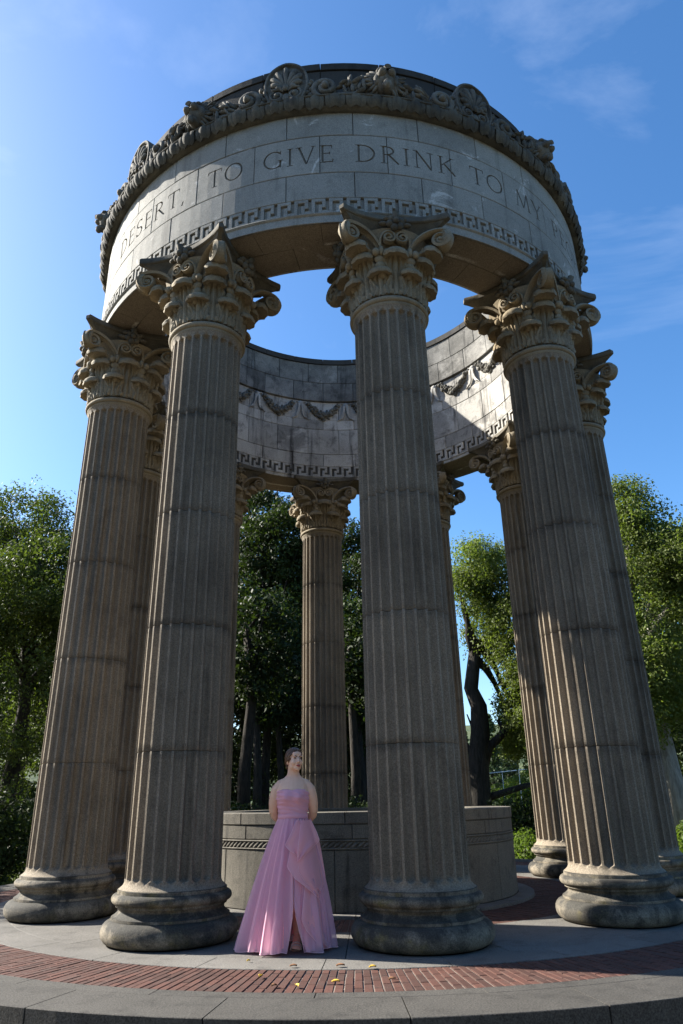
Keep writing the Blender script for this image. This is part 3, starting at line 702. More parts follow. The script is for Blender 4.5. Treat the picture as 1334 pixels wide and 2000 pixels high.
# palmettes, lion heads and scrolls that crown the cornice (local x outwards)
def palmette_mesh():
    mb = MB(); n = 18; H = 0.84; W_ = 0.33
    def outline(s):
        pts = [(-0.22, 0.0), (-0.27, 0.1)]
        for k in range(n + 1):
            t = k / n; a = math.pi * (1 - t); y = W_ * math.cos(a); z = 0.28 + (H - 0.28) * (math.sin(a) ** 0.62 if 0 < t < 1 else 0) * (1 - 0.06 * abs(math.cos(a)))
            pts.append((y, z))
        pts += [(0.27, 0.1), (0.22, 0.0)]
        return [(y * s, 0.42 + (z - 0.42) * s) for y, z in pts]
    lv = [(4.28, 1.0), (4.42, 1.0), (4.44, 0.97), (4.44, 0.90), (4.40, 0.86)]; v = []; f = []; m_ = n + 5
    for x, s in lv: v += [(x, y, 10.36 + z) for y, z in outline(s)]
    for i in range(len(lv) - 1):
        for k in range(m_): f.append((i * m_ + k, (i + 1) * m_ + k, (i + 1) * m_ + (k + 1) % m_, i * m_ + (k + 1) % m_))
    f.append(tuple(range(m_))); f.append(tuple((len(lv) - 1) * m_ + k for k in range(m_ - 1, -1, -1))); mb.add(v, f)
    for k in range(-4, 5):
        a = k * 0.34; ln = 0.40 - 0.045 * abs(k) - 0.01 * k * k; c0 = Vector((4.42, 0, 10.36 + 0.30)); d = Vector((0, math.sin(a), math.cos(a))); pts = [c0 + d * (0.05 + ln * t) + Vector((0.02 * math.sin(t * 3), 0.05 * math.sin(a) * t * t, 0)) for t in (0, 0.3, 0.6, 0.85, 1.0)]
        mb.tube(pts, [(0.014, 0.02), (0.03, 0.03), (0.044, 0.036), (0.045, 0.036), (0.012, 0.015)], 8, (1, 0, 0))
    for s in (-1, 1):
        c = Vector((4.43, 0.13 * s, 10.36 + 0.17)); path = [Vector((4.43, 0.03 * s, 10.62)), Vector((4.44, 0.10 * s, 10.66)), Vector((4.44, 0.2 * s, 10.645))]
        for k in range(25):
            t = k / 24; r = 0.105 * (1 - t) + 0.02 * t; a = R(60) - 2 * math.pi * 1.5 * t; path.append(c + Vector((0, s * r * math.cos(a), r * math.sin(a))))
        mb.tube(path, 0.024, 7); mb.ball(c + Vector((0.015, 0, 0)), 0.035)
        mb.ball((4.41, 0.09 * s, 10.40), (0.05, 0.08, 0.05))
    mb.ball((4.45, 0, 10.66), (0.035, 0.05, 0.06)); mb.ball((4.42, 0, 10.47), (0.04, 0.06, 0.1))
    mb.xf(Matrix.Translation((0.09, 0, 0.0)))
    return mb.me('palmette', M_carve, True, 50)
def lion_mesh():
    r_ = random.Random(11); mb = MB(); X = 4.52; Z = 10.68
    mb.ball((X, 0, Z), (0.19, 0.18, 0.21), 14, 10)
    for s in (-1, 1):
        mb.ball((X + 0.15, 0.065 * s, Z + 0.0), (0.10, 0.068, 0.058), 10, 8)          # upper lip lobes
        mb.ball((X + 0.11, 0.085 * s, Z + 0.105), (0.06, 0.06, 0.035), 8, 6)          # brow
        mb.ball((X + 0.13, 0.075 * s, Z + 0.065), 0.022, 6, 5)                          # eye
        mb.ball((X - 0.02, 0.175 * s, Z + 0.15), (0.04, 0.05, 0.06), 8, 6)             # ear
        mb.ball((X + 0.07, 0.12 * s, Z - 0.03), (0.075, 0.06, 0.10), 8, 6)             # cheek
    mb.tube([(X + 0.12, 0, Z + 0.17), (X + 0.18, 0, Z + 0.09), (X + 0.25, 0, Z + 0.04)], [(0.045, 0.03), (0.04, 0.03), (0.05, 0.028)], 8)
    mb.ball((X + 0.10, 0, Z - 0.185), (0.13, 0.075, 0.045), 10, 8); mb.ball((X + 0.17, 0, Z - 0.22), (0.055, 0.055, 0.06), 8, 6)   # lower jaw, chin
    mb.ball((X + 0.12, 0, Z - 0.135), (0.08, 0.045, 0.018), 8, 6)                       # tongue
    for ring, (rad, cnt, x) in enumerate(((0.20, 22, X + 0.03), (0.245, 26, X - 0.04), (0.265, 24, X - 0.12))):
        for k in range(cnt):
            a = R(-60 + 300 * (k + 0.5 * (ring % 2)) / cnt); y, z = rad * math.cos(a), rad * math.sin(a)
            d = Vector((-0.3, math.cos(a), math.sin(a) * 0.9)).normalized(); t_ = d.to_track_quat('Z', 'Y').to_matrix() @ Matrix.Rotation(r_.uniform(-0.5, 0.5), 3, 'Y')
            mb.ball((x, y, Z + 0.0 + z * 1.02), (0.03, 0.026, r_.uniform(0.09, 0.14)), 7, 6, t_)
    return mb.me('lion_head', M_carve, True, 60)
def scroll_mesh(s):
    r_ = random.Random(5 + s); mb = MB()
    c = Vector((4.36, 0, 10.55)); path = [Vector((4.36, s * 0.42, 10.42)), Vector((4.37, s * 0.30, 10.40)), Vector((4.38, s * 0.16, 10.385))]
    for k in range(28):
        t = k / 27; r = 0.165 * (1 - t) + 0.02 * t; a = R(-70) - 2 * math.pi * 1.7 * t; path.append(c + Vector((0.03 * t, -s * -r * math.cos(a) * 1, r * math.sin(a))))
    mb.tube(path, [0.04 - 0.012 * k / 30 for k in range(len(path))], 8); mb.ball(c + Vector((0.05, 0, 0)), (0.05, 0.05, 0.05)); mb.tube([c - Vector((0.08, 0, 0)), c + Vector((0.0, 0, 0))], [0.15, 0.13], 14)
    for k in range(26):                                    # acanthus tufts trailing towards the lion
        t = r_.uniform(0, 1); mb.ball((4.36 + r_.uniform(-0.03, 0.05), s * (0.20 + 0.26 * t), 10.41 + r_.uniform(0, 0.24) * (1 - 0.2 * t)), (0.035, r_.uniform(0.018, 0.03), r_.uniform(0.06, 0.11)), 7, 5, Matrix.Rotation(s * r_.uniform(-1.6, 0.4), 3, 'X'))
    for k in range(7): mb.ball((4.35, s * (-0.19 + r_.uniform(-0.03, 0.03)), 10.42 + 0.045 * k), (0.04, 0.035, 0.035), 6, 5)
    mb.xf(Matrix.Translation((4.5, 0, 10.38)) @ Matrix.Diagonal((1.2, 1.2, 1.2, 1)) @ Matrix.Translation((-4.36, 0, -10.38)))
    return mb.me('scroll_ornament', M_carve, True, 60)
pm, lm = palmette_mesh(), lion_mesh(); sm = {1: scroll_mesh(1), -1: scroll_mesh(-1)}
for k in range(10):
    link('palmette', pm, ent, rz=R(PH + 18 + 36 * k)); link('lion_head', lm, ent, rz=R(PH + 36 * k))
    for s in (-1, 1): link('scroll_ornament', sm[s], ent, rz=R(PH + 18 + 36 * k + s * 7.2))

# ------------------------------------------------------------------ stone well in the middle
well = thing('stone_well', 'low round stone well with a carved leaf band, behind the woman', 'well')
RW = 0.57 * SC
link('core', MB().lathe([(RW - 0.02, 0.02), (RW - 0.02, 1.0), (1.86, 1.0), (1.86, -0.3), (RW - 0.3, -0.3)], 120).me('core', M_gap), well)
def wcourse(name, z0, z1, n, phase, dr, mat=M_well, r0=1.95, gap=0.008):
    me = arc_block(r0, RW + dr, 2 * math.pi / n - gap / RW, z0 + gap / 2, z1 - gap / 2, 6, 0.006).me(name, mat)
    for k in range(n): link(name, me, well, rz=R(phase + 360 / n * k))
wcourse('die_stone', 0.03, 0.685, 18, -136.3 + 10, 0)
wcourse('upper_stone', 0.80, 0.965, 30, -126.9 + 6, 0)
wcourse('coping_stone', 0.965, 1.105, 20, -120, 0.012, r0=1.83)
link('carved_band', MB().lathe([(RW - 0.03, 0.685), (RW + 0.004, 0.688), (RW + 0.01, 0.70), (RW + 0.004, 0.708), (RW - 0.012, 0.71), (RW - 0.012, 0.775), (RW + 0.004, 0.778), (RW + 0.01, 0.786), (RW + 0.004, 0.796), (RW - 0.03, 0.80)], 160).me('carved_band', M_well, True, 40), well)
def bandleaf():
    mb = MB(); g = []
    for j in range(6):
        t = j / 5; w_ = 0.030 * math.sin(math.pi * (0.12 + 0.8 * t)) + 0.006
        g.append([Vector((RW - 0.006 + 0.016 * (1 - u * u) - 0.004 * (u == 0), -u * w_ + 0.05 * (t - 0.5) * 1.6, 0.712 + 0.062 * t)) for u in (1, 0.5, 0, -0.5, -1)])
    return mb.shell(g, 0.02).me('band_leaf', M_well, True, 60)
bl = bandleaf(); nb = 200
for k in range(nb): link('band_leaf', bl, well, rz=2 * math.pi * k / nb)
gw = G('well_water'); gw.finish((0.02, 0.03, 0.03), 0.05); 
link('water', MB().lathe([(0.0, 0.2), (1.86, 0.2)], 64).me('water', gw.m), well)
# ------------------------------------------------------------------ trees, shrubs, hills behind the temple
def leaf_mat(name, c0, c1, trans=0.35):
    g = G(name); r = g.geo.outputs['Random Per Island']; n = g.noise(0.5, 3)
    c = g.mix(r, c0, c1); c = g.mix(1, c, g.grey(g.ramp(n, 0.3, 0.7, 0.75, 1.25)), 'MULTIPLY')
    d = g.n.new('ShaderNodeBsdfPrincipled'); g.l.new(c, d.inputs['Base Color']); d.inputs['Roughness'].default_value = 0.6; d.inputs['Specular IOR Level'].default_value = 0.16
    t = g.n.new('ShaderNodeBsdfTranslucent'); g.l.new(g.mix(1, c, (1.5, 1.7, 0.6), 'MULTIPLY'), t.inputs['Color'])
    mxs = g.n.new('ShaderNodeMixShader'); mxs.inputs[0].default_value = trans; g.l.new(d.outputs[0], mxs.inputs[1]); g.l.new(t.outputs[0], mxs.inputs[2]); g.l.new(mxs.outputs[0], g.out.inputs['Surface']); return g.m
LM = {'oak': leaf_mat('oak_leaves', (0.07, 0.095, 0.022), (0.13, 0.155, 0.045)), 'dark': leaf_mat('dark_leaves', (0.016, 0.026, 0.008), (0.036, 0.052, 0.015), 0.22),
      'mid': leaf_mat('mid_leaves', (0.04, 0.057, 0.014), (0.08, 0.10, 0.028), 0.3), 'bright': leaf_mat('bright_leaves', (0.07, 0.11, 0.02), (0.12, 0.16, 0.035), 0.4), 'pine': leaf_mat('pine_needles', (0.03, 0.05, 0.02), (0.055, 0.08, 0.035), 0.2)}
def bark_mat(name, a, b):
    g = G(name); n = g.noise(2.0, 6, 0.7, 0.5, stretch=(6, 6, 1.2)); return g.finish(g.mix(g.ramp(n, 0.35, 0.65), a, b), 0.95, n, 0.9, 0.05)
M_bark = bark_mat('dark_bark', (0.018, 0.016, 0.013), (0.045, 0.038, 0.03)); M_pale = bark_mat('pale_bark', (0.16, 0.145, 0.12), (0.3, 0.28, 0.24))
def leaves_mesh(name, cl, cr, per, size, mat, rs, zsq=0.8, up=0.35):
    """many leaf faces: per leaves round each clump centre cl[i] with radius cr[i]"""
    n = len(cl); c = np.repeat(np.asarray(cl), per, 0); r = np.repeat(np.asarray(cr), per)
    N = n * per; d = rs.normal(size=(N, 3)); d /= np.linalg.norm(d, axis=1)[:, None]; rad = r * rs.uniform(0, 1, N) ** 0.45
    P = c + d * rad[:, None] * np.array([1, 1, zsq])
    nn = d * 0.6 + rs.normal(size=(N, 3)) * 0.55; nn[:, 2] += up; nn /= np.linalg.norm(nn, axis=1)[:, None]
    a = np.cross(nn, rs.normal(size=(N, 3))); a /= np.linalg.norm(a, axis=1)[:, None]; b = np.cross(nn, a)
    s = size * rs.uniform(0.65, 1.35, N)[:, None]; L = a * s; Wd = b * s * 0.5
    V = np.stack([P - L, P - L * 0.1 + Wd, P + L, P - L * 0.1 - Wd], 1).reshape(-1, 3).astype(np.float32)
    me = bpy.data.meshes.new(name); me.vertices.add(N * 4); me.vertices.foreach_set('co', V.ravel()); me.loops.add(N * 4); me.loops.foreach_set('vertex_index', np.arange(N * 4, dtype=np.int32))
    me.polygons.add(N); me.polygons.foreach_set('loop_start', np.arange(0, N * 4, 4, dtype=np.int32)); me.polygons.foreach_set('loop_total', np.full(N, 4, dtype=np.int32)); me.update(calc_edges=True); me.materials.append(mat); return me
def clumps(ells, n, rs, cr):
    """clump centres near the skin of a union of ellipsoids (centre, radii)"""
    wts = np.array([e[1][0] * e[1][1] * e[1][2] for e in ells]) ** 0.67; wts /= wts.sum(); C = []; RR = []
    for i in rs.choice(len(ells), n, p=wts):
        c, r = ells[i]; d = rs.normal(size=3); d /= np.linalg.norm(d); q = rs.uniform(0.45, 1.0) ** 0.6; C.append(np.array(c) + d * np.array(r) * q); RR.append(cr * rs.uniform(0.6, 1.4))
    return np.array(C), np.array(RR)
def tree(name, label, base, trunk_h, tr, ells, nleaf, size=0.06, mat='oak', bark=M_bark, seed=1, cr=0.55, per=90, group='trees round the temple', limbs=9, trunk_pts=None, extra=None):
    rs = np.random.default_rng(seed); r_ = random.Random(seed); base = Vector(base); t = thing(name, label, 'tree', base, 0, group)
    mb = MB(); top = Vector(trunk_pts[-1]) if trunk_pts else Vector((r_.uniform(-0.3, 0.3), r_.uniform(-0.3, 0.3), trunk_h))
    pts = [Vector(q) for q in trunk_pts] if trunk_pts else [Vector((0, 0, -0.1)), Vector((r_.uniform(-0.1, 0.1), 0, trunk_h * 0.35)), Vector((r_.uniform(-0.2, 0.2), 0.1, trunk_h * 0.7)), top]
    mb.tube(pts, [tr * (1.25 - 0.65 * k / (len(pts) - 1)) for k in range(len(pts))], 9)
    for k in range(limbs):
        c, r = ells[r_.randrange(len(ells))]; tgt = Vector(c) + Vector((r_.uniform(-0.6, 0.6) * r[0], r_.uniform(-0.6, 0.6) * r[1], r_.uniform(-0.5, 0.6) * r[2])); st = pts[-2].lerp(pts[-1], r_.uniform(0.2, 1)); md = st.lerp(tgt, 0.5) + Vector((0, 0, 0.15 * (tgt - st).length))
        mb.tube([st, st.lerp(md, 0.5) + Vector((r_.uniform(-.15, .15), r_.uniform(-.15, .15), 0)), md, tgt], [tr * 0.45, tr * 0.36, tr * 0.25, tr * 0.06], 6)
    for e in (extra or []): mb.tube(e[0], e[1], 8)
    link('trunk', mb.me('trunk', bark, True), t)
    C, RR = clumps(ells, max(4, nleaf // per), rs, cr); link('crown', leaves_mesh('crown', C, RR, per, size, LM[mat], rs), t); return t
def plant_at(px, dist): q = at_dist(px, 1562, dist); return Vector((q.x, q.y, GZ))
def hgt(px, py, dist): return at_dist(px, py, dist).z - GZ
def mpp(dist): return dist / FPX
def auto_tree(name, label, px, top, dist, half_px, nleaf, low=0.25, **kw):
    b = plant_at(px, dist); h = hgt(px, top, dist); r = half_px * mpp(dist) * 1.05; r_ = random.Random(kw.get('seed', 1)); z0 = h * low; ells = []
    ells.append(((0, 0, (h + z0) / 2), (r * 0.8, r * 0.8, (h - z0) / 2 * 0.92)))
    for k in range(7):
        a = k / 7 * 6.28 + r_.uniform(-.3, .3); zz = z0 + (h - z0) * r_.uniform(0.15, 0.82); q = r * r_.uniform(0.35, 0.6); ells.append(((r * 0.62 * math.cos(a), r * 0.62 * math.sin(a), zz), (q, q, q * 0.85)))
    ells.append(((r_.uniform(-.25, .25) * r, 0, h - r * 0.38), (r * 0.42, r * 0.42, r * 0.4)))
    return tree(name, label, b, max(1.0, h * 0.55), kw.pop('tr', 0.22), ells, nleaf, **kw)
BT = 'trees behind the temple'
auto_tree('oak_tree', 'tall leafy tree at the left edge, its top catching the sun', 15, 945, 23, 190, 120000, 0.1, size=0.05, seed=3, cr=0.5, mat='mid', group=BT)
auto_tree('oak_tree', 'dark leafy tree seen left of the far column behind the woman', 515, 960, 34, 120, 85000, 0.25, size=0.085, seed=5, cr=0.6, mat='dark', group=BT, tr=0.2)
auto_tree('oak_tree', 'dark leafy tree showing right of the far column behind the woman', 715, 1020, 38, 100, 60000, 0.2, size=0.09, seed=8, cr=0.65, mat='dark', group=BT)
# spreading oak with the dark forked trunk
D5 = 24.0; b5 = plant_at(935, D5); k5 = mpp(D5)
def rel5(px, py, dy=0.0): q = at_dist(px, py, D5) - b5; return Vector((q.x, q.y + dy, q.z))
el5 = []
for (px, py, rp, rz_) in ((985, 1130, 62, 75), (925, 1120, 48, 62), (1010, 1250, 66, 95), (962, 1225, 46, 66), (1040, 1370, 60, 90), (1012, 1390, 34, 55), (1080, 1160, 70, 90), (897, 1170, 24, 45), (1060, 1090, 50, 60), (1110, 1300, 70, 120), (1015, 1440, 26, 36)):
    q = rel5(px, py); el5.append(((q.x, q.y + random.uniform(-1, 1.0), q.z), (rp * k5, rp * k5 * 1.4, rz_ * k5)))
ext5 = [([rel5(940, 1510), rel5(955, 1460), rel5(985, 1430), rel5(1000, 1395)], [0.17, 0.14, 0.12, 0.07]), ([rel5(985, 1430), rel5(972, 1405)], [0.08, 0.05]), ([rel5(945, 1560), rel5(985, 1548), rel5(1015, 1538), rel5(1050, 1530, 0.5)], [0.12, 0.1, 0.09, 0.06]),
        ([rel5(935, 1480), rel5(918, 1470), rel5(905, 1440), rel5(890, 1400)], [0.1, 0.08, 0.06, 0.03]), ([rel5(936, 1440), rel5(922, 1420), rel5(912, 1395)], [0.05, 0.04, 0.02])]
tree('oak_tree', 'spreading sunlit oak with a dark forked trunk behind the stone well', b5, 5, 0.33, el5, 140000, size=0.045, seed=12, cr=0.42, group=BT, limbs=5,
     trunk_pts=[Vector((0, 0, -0.1)), rel5(936, 1560), rel5(934, 1500), rel5(938, 1430), rel5(935, 1380), rel5(920, 1345), rel5(930, 1250)], extra=ext5)
auto_tree('oak_tree', 'large sunlit leafy tree at the right edge beside the leaning column', 1310, 925, 21, 150, 140000, 0.22, size=0.045, seed=21, cr=0.45, mat='oak', group=BT, bark=M_pale, tr=0.35)
# deeper wood
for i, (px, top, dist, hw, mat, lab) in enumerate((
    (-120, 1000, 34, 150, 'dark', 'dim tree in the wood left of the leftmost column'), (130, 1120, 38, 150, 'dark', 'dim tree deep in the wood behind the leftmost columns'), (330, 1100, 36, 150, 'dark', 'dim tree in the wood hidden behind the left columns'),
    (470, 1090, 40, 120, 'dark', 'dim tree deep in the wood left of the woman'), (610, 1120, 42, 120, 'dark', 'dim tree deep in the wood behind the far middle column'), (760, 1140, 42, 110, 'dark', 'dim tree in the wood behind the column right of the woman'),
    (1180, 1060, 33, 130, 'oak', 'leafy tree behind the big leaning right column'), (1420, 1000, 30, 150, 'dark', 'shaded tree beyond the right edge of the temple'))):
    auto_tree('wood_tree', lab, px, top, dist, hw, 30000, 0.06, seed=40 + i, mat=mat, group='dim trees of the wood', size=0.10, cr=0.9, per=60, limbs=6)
for i, (px, dist, tr) in enumerate(((478, 24, 0.2), (500, 31, 0.17), (545, 33, 0.15), (692, 25, 0.16), (30, 27, 0.18), (706, 34, 0.14))):
    b = plant_at(px, dist); lab = ['thin dark trunk standing close left of the woman', 'second dark trunk left of the woman, farther back', 'dark trunk right behind the woman in the wood', 'thin dark trunk between far middle column and column right of the woman', 'dark trunk in the wood left of the leftmost column', 'faint far trunk beside the column right of the woman'][i]
    h = 7.0; ell = [((0, 0, h), (1.3, 1.3, 1.6)), ((0.5, 0.3, h - 1.5), (1.0, 1.0, 0.8))]
    tree('slim_tree', lab, b, h, tr, ell, 6000, size=0.09, mat='dark', seed=60 + i, cr=0.6, per=60, group='slim dark trees of the wood', limbs=5)
# tree outside the frame at the left, whose shade lies on the foot of the leftmost column
tree('oak_tree', 'low leafy tree out of view left of the temple', (-13.2, 1.6, GZ), 3.2, 0.25, [((0, 0, 4.4), (2.3, 2.6, 2.0)), ((0.5, -1.4, 4.2), (1.5, 1.5, 1.3)), ((-0.6, 1.5, 4.6), (1.6, 1.6, 1.4))], 26000, size=0.08, seed=77, cr=0.55, group='trees round the temple')
# understorey
def shrub(name, label, px, dist, top, half_px, n, mat, seed, size=0.05, depth=1.0, group='shrubs behind the platform'):
    rs = np.random.default_rng(seed); b = plant_at(px, dist); h = max(0.4, hgt(px, top, dist)); r = half_px * mpp(dist); t = thing(name, label, 'shrub', b, 0, group); r_ = random.Random(seed)
    ells = [((r_.uniform(-0.6, 0.6) * r, r_.uniform(-0.5, 0.5) * depth, h * r_.uniform(0.3, 0.62)), (r * 0.55, 0.6 * depth, h * 0.36)) for _ in range(7)]
    C, RR = clumps(ells, n // 50, rs, 0.22 + h * 0.06); C[:, 2] = np.clip(C[:, 2], 0.05, h * 0.93); link('foliage', leaves_mesh('foliage', C, RR, 50, size, LM[mat], rs), t)
    mb = MB()
    for k in range(5): mb.tube([(r_.uniform(-.15, .15), r_.uniform(-.15, .15), -0.05), (r_.uniform(-.5, .5) * r, r_.uniform(-.3, .3), h * 0.5), (r_.uniform(-.8, .8) * r, r_.uniform(-.5, .5), h * 0.8)], [0.035, 0.025, 0.01], 6)
    link('stem', mb.me('stem', M_bark), t)
shrub('shrub', 'dark shrub under the oak, between the well and the far right column', 1015, 21.5, 1545, 55, 9000, 'dark', 91)
shrub('shrub', 'bright low shrub beside the base of the far right column', 1025, 19.6, 1625, 40, 6000, 'bright', 92, size=0.04)
shrub('shrub', 'low bright shrub at the right edge beneath the right tree', 1330, 18.5, 1610, 35, 5000, 'bright', 93, size=0.045)
shrub('shrub', 'pale green bush far beyond the oak', 1010, 48, 1490, 60, 8000, 'bright', 94, size=0.09, depth=2)
shrub('shrub', 'small yellowish bush peeping over the well beside the oak trunk', 925, 27, 1555, 14, 2500, 'bright', 95, size=0.045)
shrub('shrub', 'olive bush in the gap left of the oak trunk', 905, 38, 1500, 30, 5000, 'oak', 96, size=0.08)
for i, (px, dist, top, hw) in enumerate(((-40, 20, 1500, 90), (95, 21.5, 1520, 80), (455, 22, 1545, 70), (560, 24, 1560, 70), (690, 24, 1555, 50), (1240, 22, 1570, 80))):
    shrub('undergrowth', ['dark undergrowth left of the leftmost column', 'dark undergrowth behind the leftmost column', 'dark undergrowth left of the woman behind the well', 'dark undergrowth behind the far middle column', 'dark undergrowth right of the far middle column', 'dark undergrowth behind the big leaning right column'][i], px, dist, top, hw, 7000, 'dark', 100 + i, size=0.06, depth=1.2, group='dark undergrowth behind the platform')
# conifers far off
def conifer(px, top, dist, half_px, n, seed, label):
    rs = np.random.default_rng(seed); b = plant_at(px, dist); h = hgt(px, top, dist); r = half_px * mpp(dist); t = thing('pine_tree', label, 'tree', b, 0, 'far pines beyond the oak')
    link('trunk', MB().tube([(0, 0, -0.2), (0, 0, h * 0.6), (0, 0, h * 0.98)], [0.3, 0.18, 0.04], 7).me('trunk', M_bark, True), t); C = []; RR = []
    for k in range(n // 60):
        u = rs.uniform(0.08, 1); a = rs.uniform(0, 6.28); q = r * (1 - u) ** 0.8 * rs.uniform(0.3, 1); C.append((q * math.cos(a), q * math.sin(a), h * u)); RR.append(0.35 + 0.5 * (1 - u))
    link('crown', leaves_mesh('crown', np.array(C), np.array(RR), 60, 0.13, LM['pine'], rs, 0.5), t)
conifer(968, 1395, 75, 34, 9000, 120, 'far dark pine in the gap right of the forked trunk'); conifer(1000, 1435, 85, 38, 8000, 121, 'farther pine beyond the oak, half hidden by the far right column'); conifer(915, 1420, 95, 30, 7000, 122, 'far pine left of the forked oak trunk')
# ivy and grass at the foot of the trees
rs = np.random.default_rng(55); n = 5200; a = rs.uniform(R(8), R(172), n); r = rs.uniform(6.6, 17, n); C = np.stack([r * np.cos(a), r * np.sin(a), np.full(n, GZ + 0.07)], 1)
link('ivy', leaves_mesh('ivy', C, rs.uniform(0.12, 0.3, n), 22, 0.045, LM['oak'], rs, 0.45, 0.9), label='low ivy ground cover spreading behind the platform', cat='ivy', kind='stuff')
# hills
def hill(name, dist, z, px0, px1, seed, amp):
    v = []; f = []; N = 70; r_ = random.Random(seed); ph = [r_.uniform(0, 6.28) for _ in range(5)]
    a0 = math.atan2(CAM.y, CAM.x)
    for j, (dd, zz) in enumerate(((dist * 0.55, 0.0), (dist * 0.75, 0.45), (dist, 1.0), (dist * 1.35, 0.55), (dist * 1.7, 0.0))):
        for i in range(N + 1):
            t = i / N; ang = R(150 - 130 * t) ; hh = z * (0.72 + amp * sum(math.sin(ang * (3 + 2.7 * k) + ph[k]) / (k + 1.5) for k in range(5))); v.append((CAM.x + dd * math.cos(ang), CAM.y + dd * math.sin(ang), GZ - 2 + max(0, hh) * zz))
    for j in range(4):
        for i in range(N): f.append((j * (N + 1) + i, j * (N + 1) + i + 1, (j + 1) * (N + 1) + i + 1, (j + 1) * (N + 1) + i))
    g = G(name + '_wood'); n1 = g.noise(0.03, 6, 0.7); link(name, mesh(name, v, [q[::-1] for q in f], g.finish(g.mix(g.ramp(n1, 0.35, 0.65), (0.03, 0.05, 0.02), (0.07, 0.085, 0.035)), 0.95, n1, 1.0, 6.0), True), kind='structure')
hill('hills', 1600, 200, 0, 0, 4, 0.1)
# guard rail of a road beyond the oak
q0, q1 = at_dist(930, 1513, 40), at_dist(1060, 1499, 44); gr = thing('guard_rail', 'thin white guard rail beyond the oak, right of its trunk', 'rail', (q0.x, q0.y, GZ))
M_rail = plain('white_rail_paint', (0.75, 0.75, 0.72), 0.5); o0 = Vector((q0.x, q0.y, GZ))
link('beam', MB().tube([q0 - o0, q1 - o0], 0.022, 8).me('beam', M_rail, True), gr)
for k in range(4):
    q = (q0 - o0).lerp(q1 - o0, 0.12 + 0.25 * k); link('post', MB().tube([(q.x, q.y, 0), (q.x, q.y, q.z - 0.02)], 0.014, 8).me('post', M_rail, True), gr)

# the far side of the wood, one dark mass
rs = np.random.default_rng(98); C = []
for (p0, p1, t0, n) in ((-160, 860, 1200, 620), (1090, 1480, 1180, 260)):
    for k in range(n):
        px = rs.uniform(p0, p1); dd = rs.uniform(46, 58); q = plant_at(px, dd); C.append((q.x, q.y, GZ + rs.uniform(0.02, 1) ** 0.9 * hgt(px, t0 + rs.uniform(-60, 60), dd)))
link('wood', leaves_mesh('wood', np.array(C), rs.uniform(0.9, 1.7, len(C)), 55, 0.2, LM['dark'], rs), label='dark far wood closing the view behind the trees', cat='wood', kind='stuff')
# unseen wood added behind the camera to cut sky light from the front
rs = np.random.default_rng(99); n = 900; a = np.concatenate([rs.uniform(R(198), R(256), n // 2), rs.uniform(R(284), R(345), n // 2)]); r = rs.uniform(21, 29, n); zz = rs.uniform(0.3, 1, n) ** 0.8 * rs.uniform(6, 12.5, n)
link('wood', leaves_mesh('wood', np.stack([r * np.cos(a), r * np.sin(a), zz + GZ], 1), rs.uniform(0.8, 1.6, n), 45, 0.24, LM['dark'], rs), label='unseen leafy wood added behind the viewer to dim the sky light, on both sides of the approach', cat='wood', kind='stuff')
# ------------------------------------------------------------------ the woman
PX, PY = -0.597, -4.07
def skin_mat():
    g = G('skin'); n = g.noise(30, 3); c = g.mix(g.ramp(n, 0.3, 0.7, 0, 0.35), (0.80, 0.50, 0.35), (0.74, 0.42, 0.28))
    g.finish(c, 0.48, n, 0.05, 0.002, spec=0.35); g.b.inputs['Subsurface Weight'].default_value = 0.12; g.b.inputs['Subsurface Radius'].default_value = (0.012, 0.005, 0.003); return g.m
M_skin = skin_mat()
def hair_mat():
    g = G('brown_hair'); n = g.noise(1.0, 4, 0.6, 0.2, stretch=(90, 25, 25)); return g.finish(g.mix(n, (0.055, 0.026, 0.014), (0.17, 0.085, 0.045)), 0.42, n, 0.5, 0.004, spec=0.5)
M_hair = hair_mat()
def cloth(name, c, sheer, rough=0.55):
    g = G(name); wv = g.noise(600, 2); n = g.noise(3, 4); cc = g.mix(g.ramp(n, 0.3, 0.7, 0, 0.25), c, tuple(x * 0.88 for x in c))
    d = g.n.new('ShaderNodeBsdfPrincipled'); g.l.new(cc, d.inputs['Base Color']); d.inputs['Roughness'].default_value = rough; d.inputs['Sheen Weight'].default_value = 0.35; d.inputs['Specular IOR Level'].default_value = 0.3
    t = g.n.new('ShaderNodeBsdfTranslucent'); g.l.new(cc, t.inputs['Color']); m1 = g.n.new('ShaderNodeMixShader'); m1.inputs[0].default_value = 0.35; g.l.new(d.outputs[0], m1.inputs[1]); g.l.new(t.outputs[0], m1.inputs[2])
    if sheer > 0:
        tr = g.n.new('ShaderNodeBsdfTransparent'); m2 = g.n.new('ShaderNodeMixShader'); lw = g.n.new('ShaderNodeLayerWeight'); lw.inputs[0].default_value = 0.35
        g.l.new(g.ramp(lw.outputs['Facing'], 0.1, 0.9, sheer, sheer * 0.3), m2.inputs[0]); g.l.new(m1.outputs[0], m2.inputs[1]); g.l.new(tr.outputs[0], m2.inputs[2]); g.l.new(m2.outputs[0], g.out.inputs['Surface'])
    else: g.l.new(m1.outputs[0], g.out.inputs['Surface'])
    return g.m
M_lining = cloth('pink_lining', (0.93, 0.42, 0.47), 0.0); M_org = cloth('pink_organza', (0.95, 0.58, 0.70), 0.42); M_drape = cloth('pink_organza_folds', (0.95, 0.52, 0.56), 0.16); M_bod = cloth('pink_bodice', (0.94, 0.52, 0.62), 0.0); M_hem = cloth('hem_thread', (0.95, 0.66, 0.72), 0.0)

person = thing('person', 'woman in a long strapless pink gown, hands behind her back, looking to the right', 'person', (PX, PY, 0.0)); person.scale = (1.01, 1.01, 1.0)
